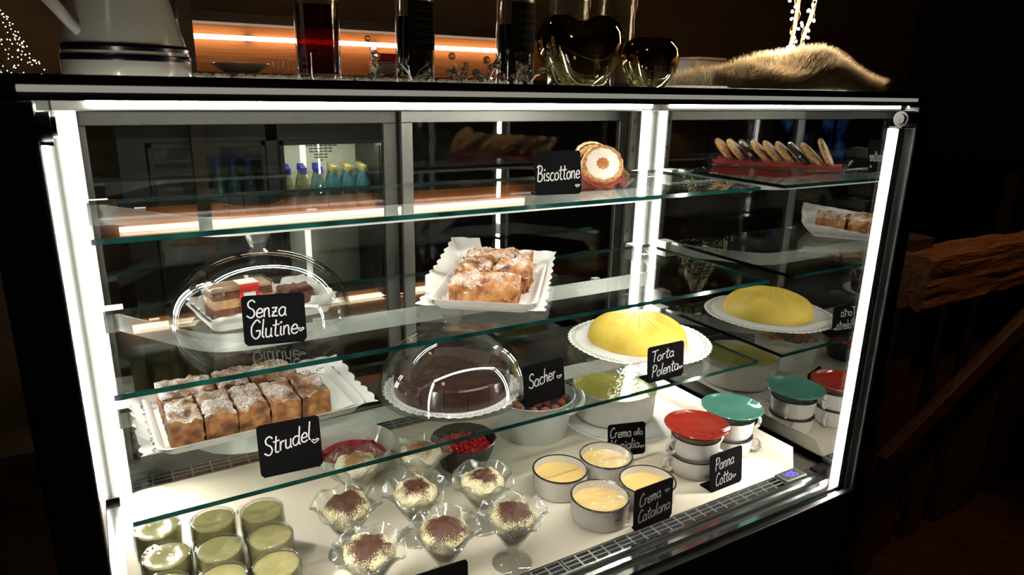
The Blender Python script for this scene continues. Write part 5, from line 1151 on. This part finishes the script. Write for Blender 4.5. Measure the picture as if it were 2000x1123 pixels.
# ================================================================ TIMBER RAILING ON THE FAR SIDE
rail = thing('timber_railing', 'weathered timber railing with a rough carved beam and diagonal board', 'railing', (0, 0, FZ))
def bar_mesh(p, q, wd, th, seed, rough, nseg=40, m=10):
    p, q = Vector(p), Vector(q); t_ = (q - p).normalized(); u = Vector((0, 0, 1)); s_ = t_.cross(u).normalized(); u = s_.cross(t_); V = []; F = []; n = 4 * m
    for i in range(nseg + 1):
        c0 = p.lerp(q, i / nseg)
        for j in range(n):
            e = j / m; k = int(e); f_ = e - k
            a, b = [(-1, -1, 1, -1), (1, -1, 1, 1), (1, 1, -1, 1), (-1, 1, -1, -1)][k][:2], [(-1, -1, 1, -1), (1, -1, 1, 1), (1, 1, -1, 1), (-1, 1, -1, -1)][k][2:]
            xx = (a[0] + (b[0] - a[0]) * f_) * th / 2; zz = (a[1] + (b[1] - a[1]) * f_) * wd / 2
            L = (q - p).length * i / nseg
            d = 1 + rough * (fbm((L * .12, xx * 2, zz * 2), 30, seed, 4) + 0.4 * fbm((L, zz, xx), 4, seed + 2, 2)); r0 = 0.97 if 0.06 < f_ < 0.94 else 0.93
            V.append(c0 + s_ * xx * d * r0 + u * zz * d * r0)
    for i in range(nseg):
        for j in range(n): F.append((i * n + j, i * n + (j + 1) % n, (i + 1) * n + (j + 1) % n, (i + 1) * n + j))
    F += [tuple(range(n))[::-1], tuple(range(nseg * n, (nseg + 1) * n))]
    return MB().add(V, F)
def rp(name, mb, mat): o = mb.build(name, mat, rail, True); o.location = (0, 0, -FZ); return o
rp('rough_beam', bar_mesh((1.79, -0.45, 0.318), (3.1, -0.40, 0.30), 0.145, 0.10, 3, 0.13, 120, 18), M['wood_rough'])
rp('post', bar_mesh((1.86, -0.40, FZ), (1.861, -0.40, 0.42), 0.10, 0.07, 5, 0.03, 20, 4), M['wood_dark'])
rp('post', bar_mesh((2.45, -0.36, FZ), (2.451, -0.36, 0.30), 0.10, 0.07, 6, 0.03, 20, 4), M['wood_dark'])
rp('diagonal_board', bar_mesh((2.62, -0.52, 0.31), (1.70, -0.52, -0.14), 0.055, 0.03, 7, 0.05, 30, 4), M['wood_dark'])
for i in range(5):
    rp('baluster_board', bar_mesh((2.02 + i * 0.17, -0.38, FZ), (2.02 + i * 0.17 + 0.001, -0.38, 0.26), 0.10, 0.025, 9 + i, 0.04, 12, 4), M['wood_dark'])

# high table with two plates deep in the room
t = thing('high_table', 'dark high table with thin edge deep in the room', 'table', (3.05, 0.55, FZ))
MB().box(-0.55, 0.9, -0.35, 0.35, 1.075, 1.10).build('table_top', M['black_gloss'], t, smooth=False)
for x, y in ((-0.48, -0.28), (0.83, -0.28), (-0.48, 0.28), (0.83, 0.28)): MB().box(x - 0.03, x + 0.03, y - 0.03, y + 0.03, 0.0, 1.075).build('leg', M['wood_dark'], t, smooth=False)
for i, (x, y) in enumerate(((2.72, 0.45), (2.98, 0.50))):
    o = MB().lathe([(0.0, 0.0), (0.06, 0.0), (0.10, 0.012), (0.098, 0.015), (0.06, 0.004), (0.0, 0.004)], 36).build('dinner_plate', M['china'], None, loc=(x, y, FZ + 1.10)); tag(o, ('white dinner plate near the end of the high table', 'white dinner plate in the middle of the high table')[i], 'plate', 'plates on the high table')
point_lamp('table_light', (2.9, 0.6, 1.2), 0.5, (1.0, 0.6, 0.3), 0.04)  # added light over the plates; no lamp stands on the table
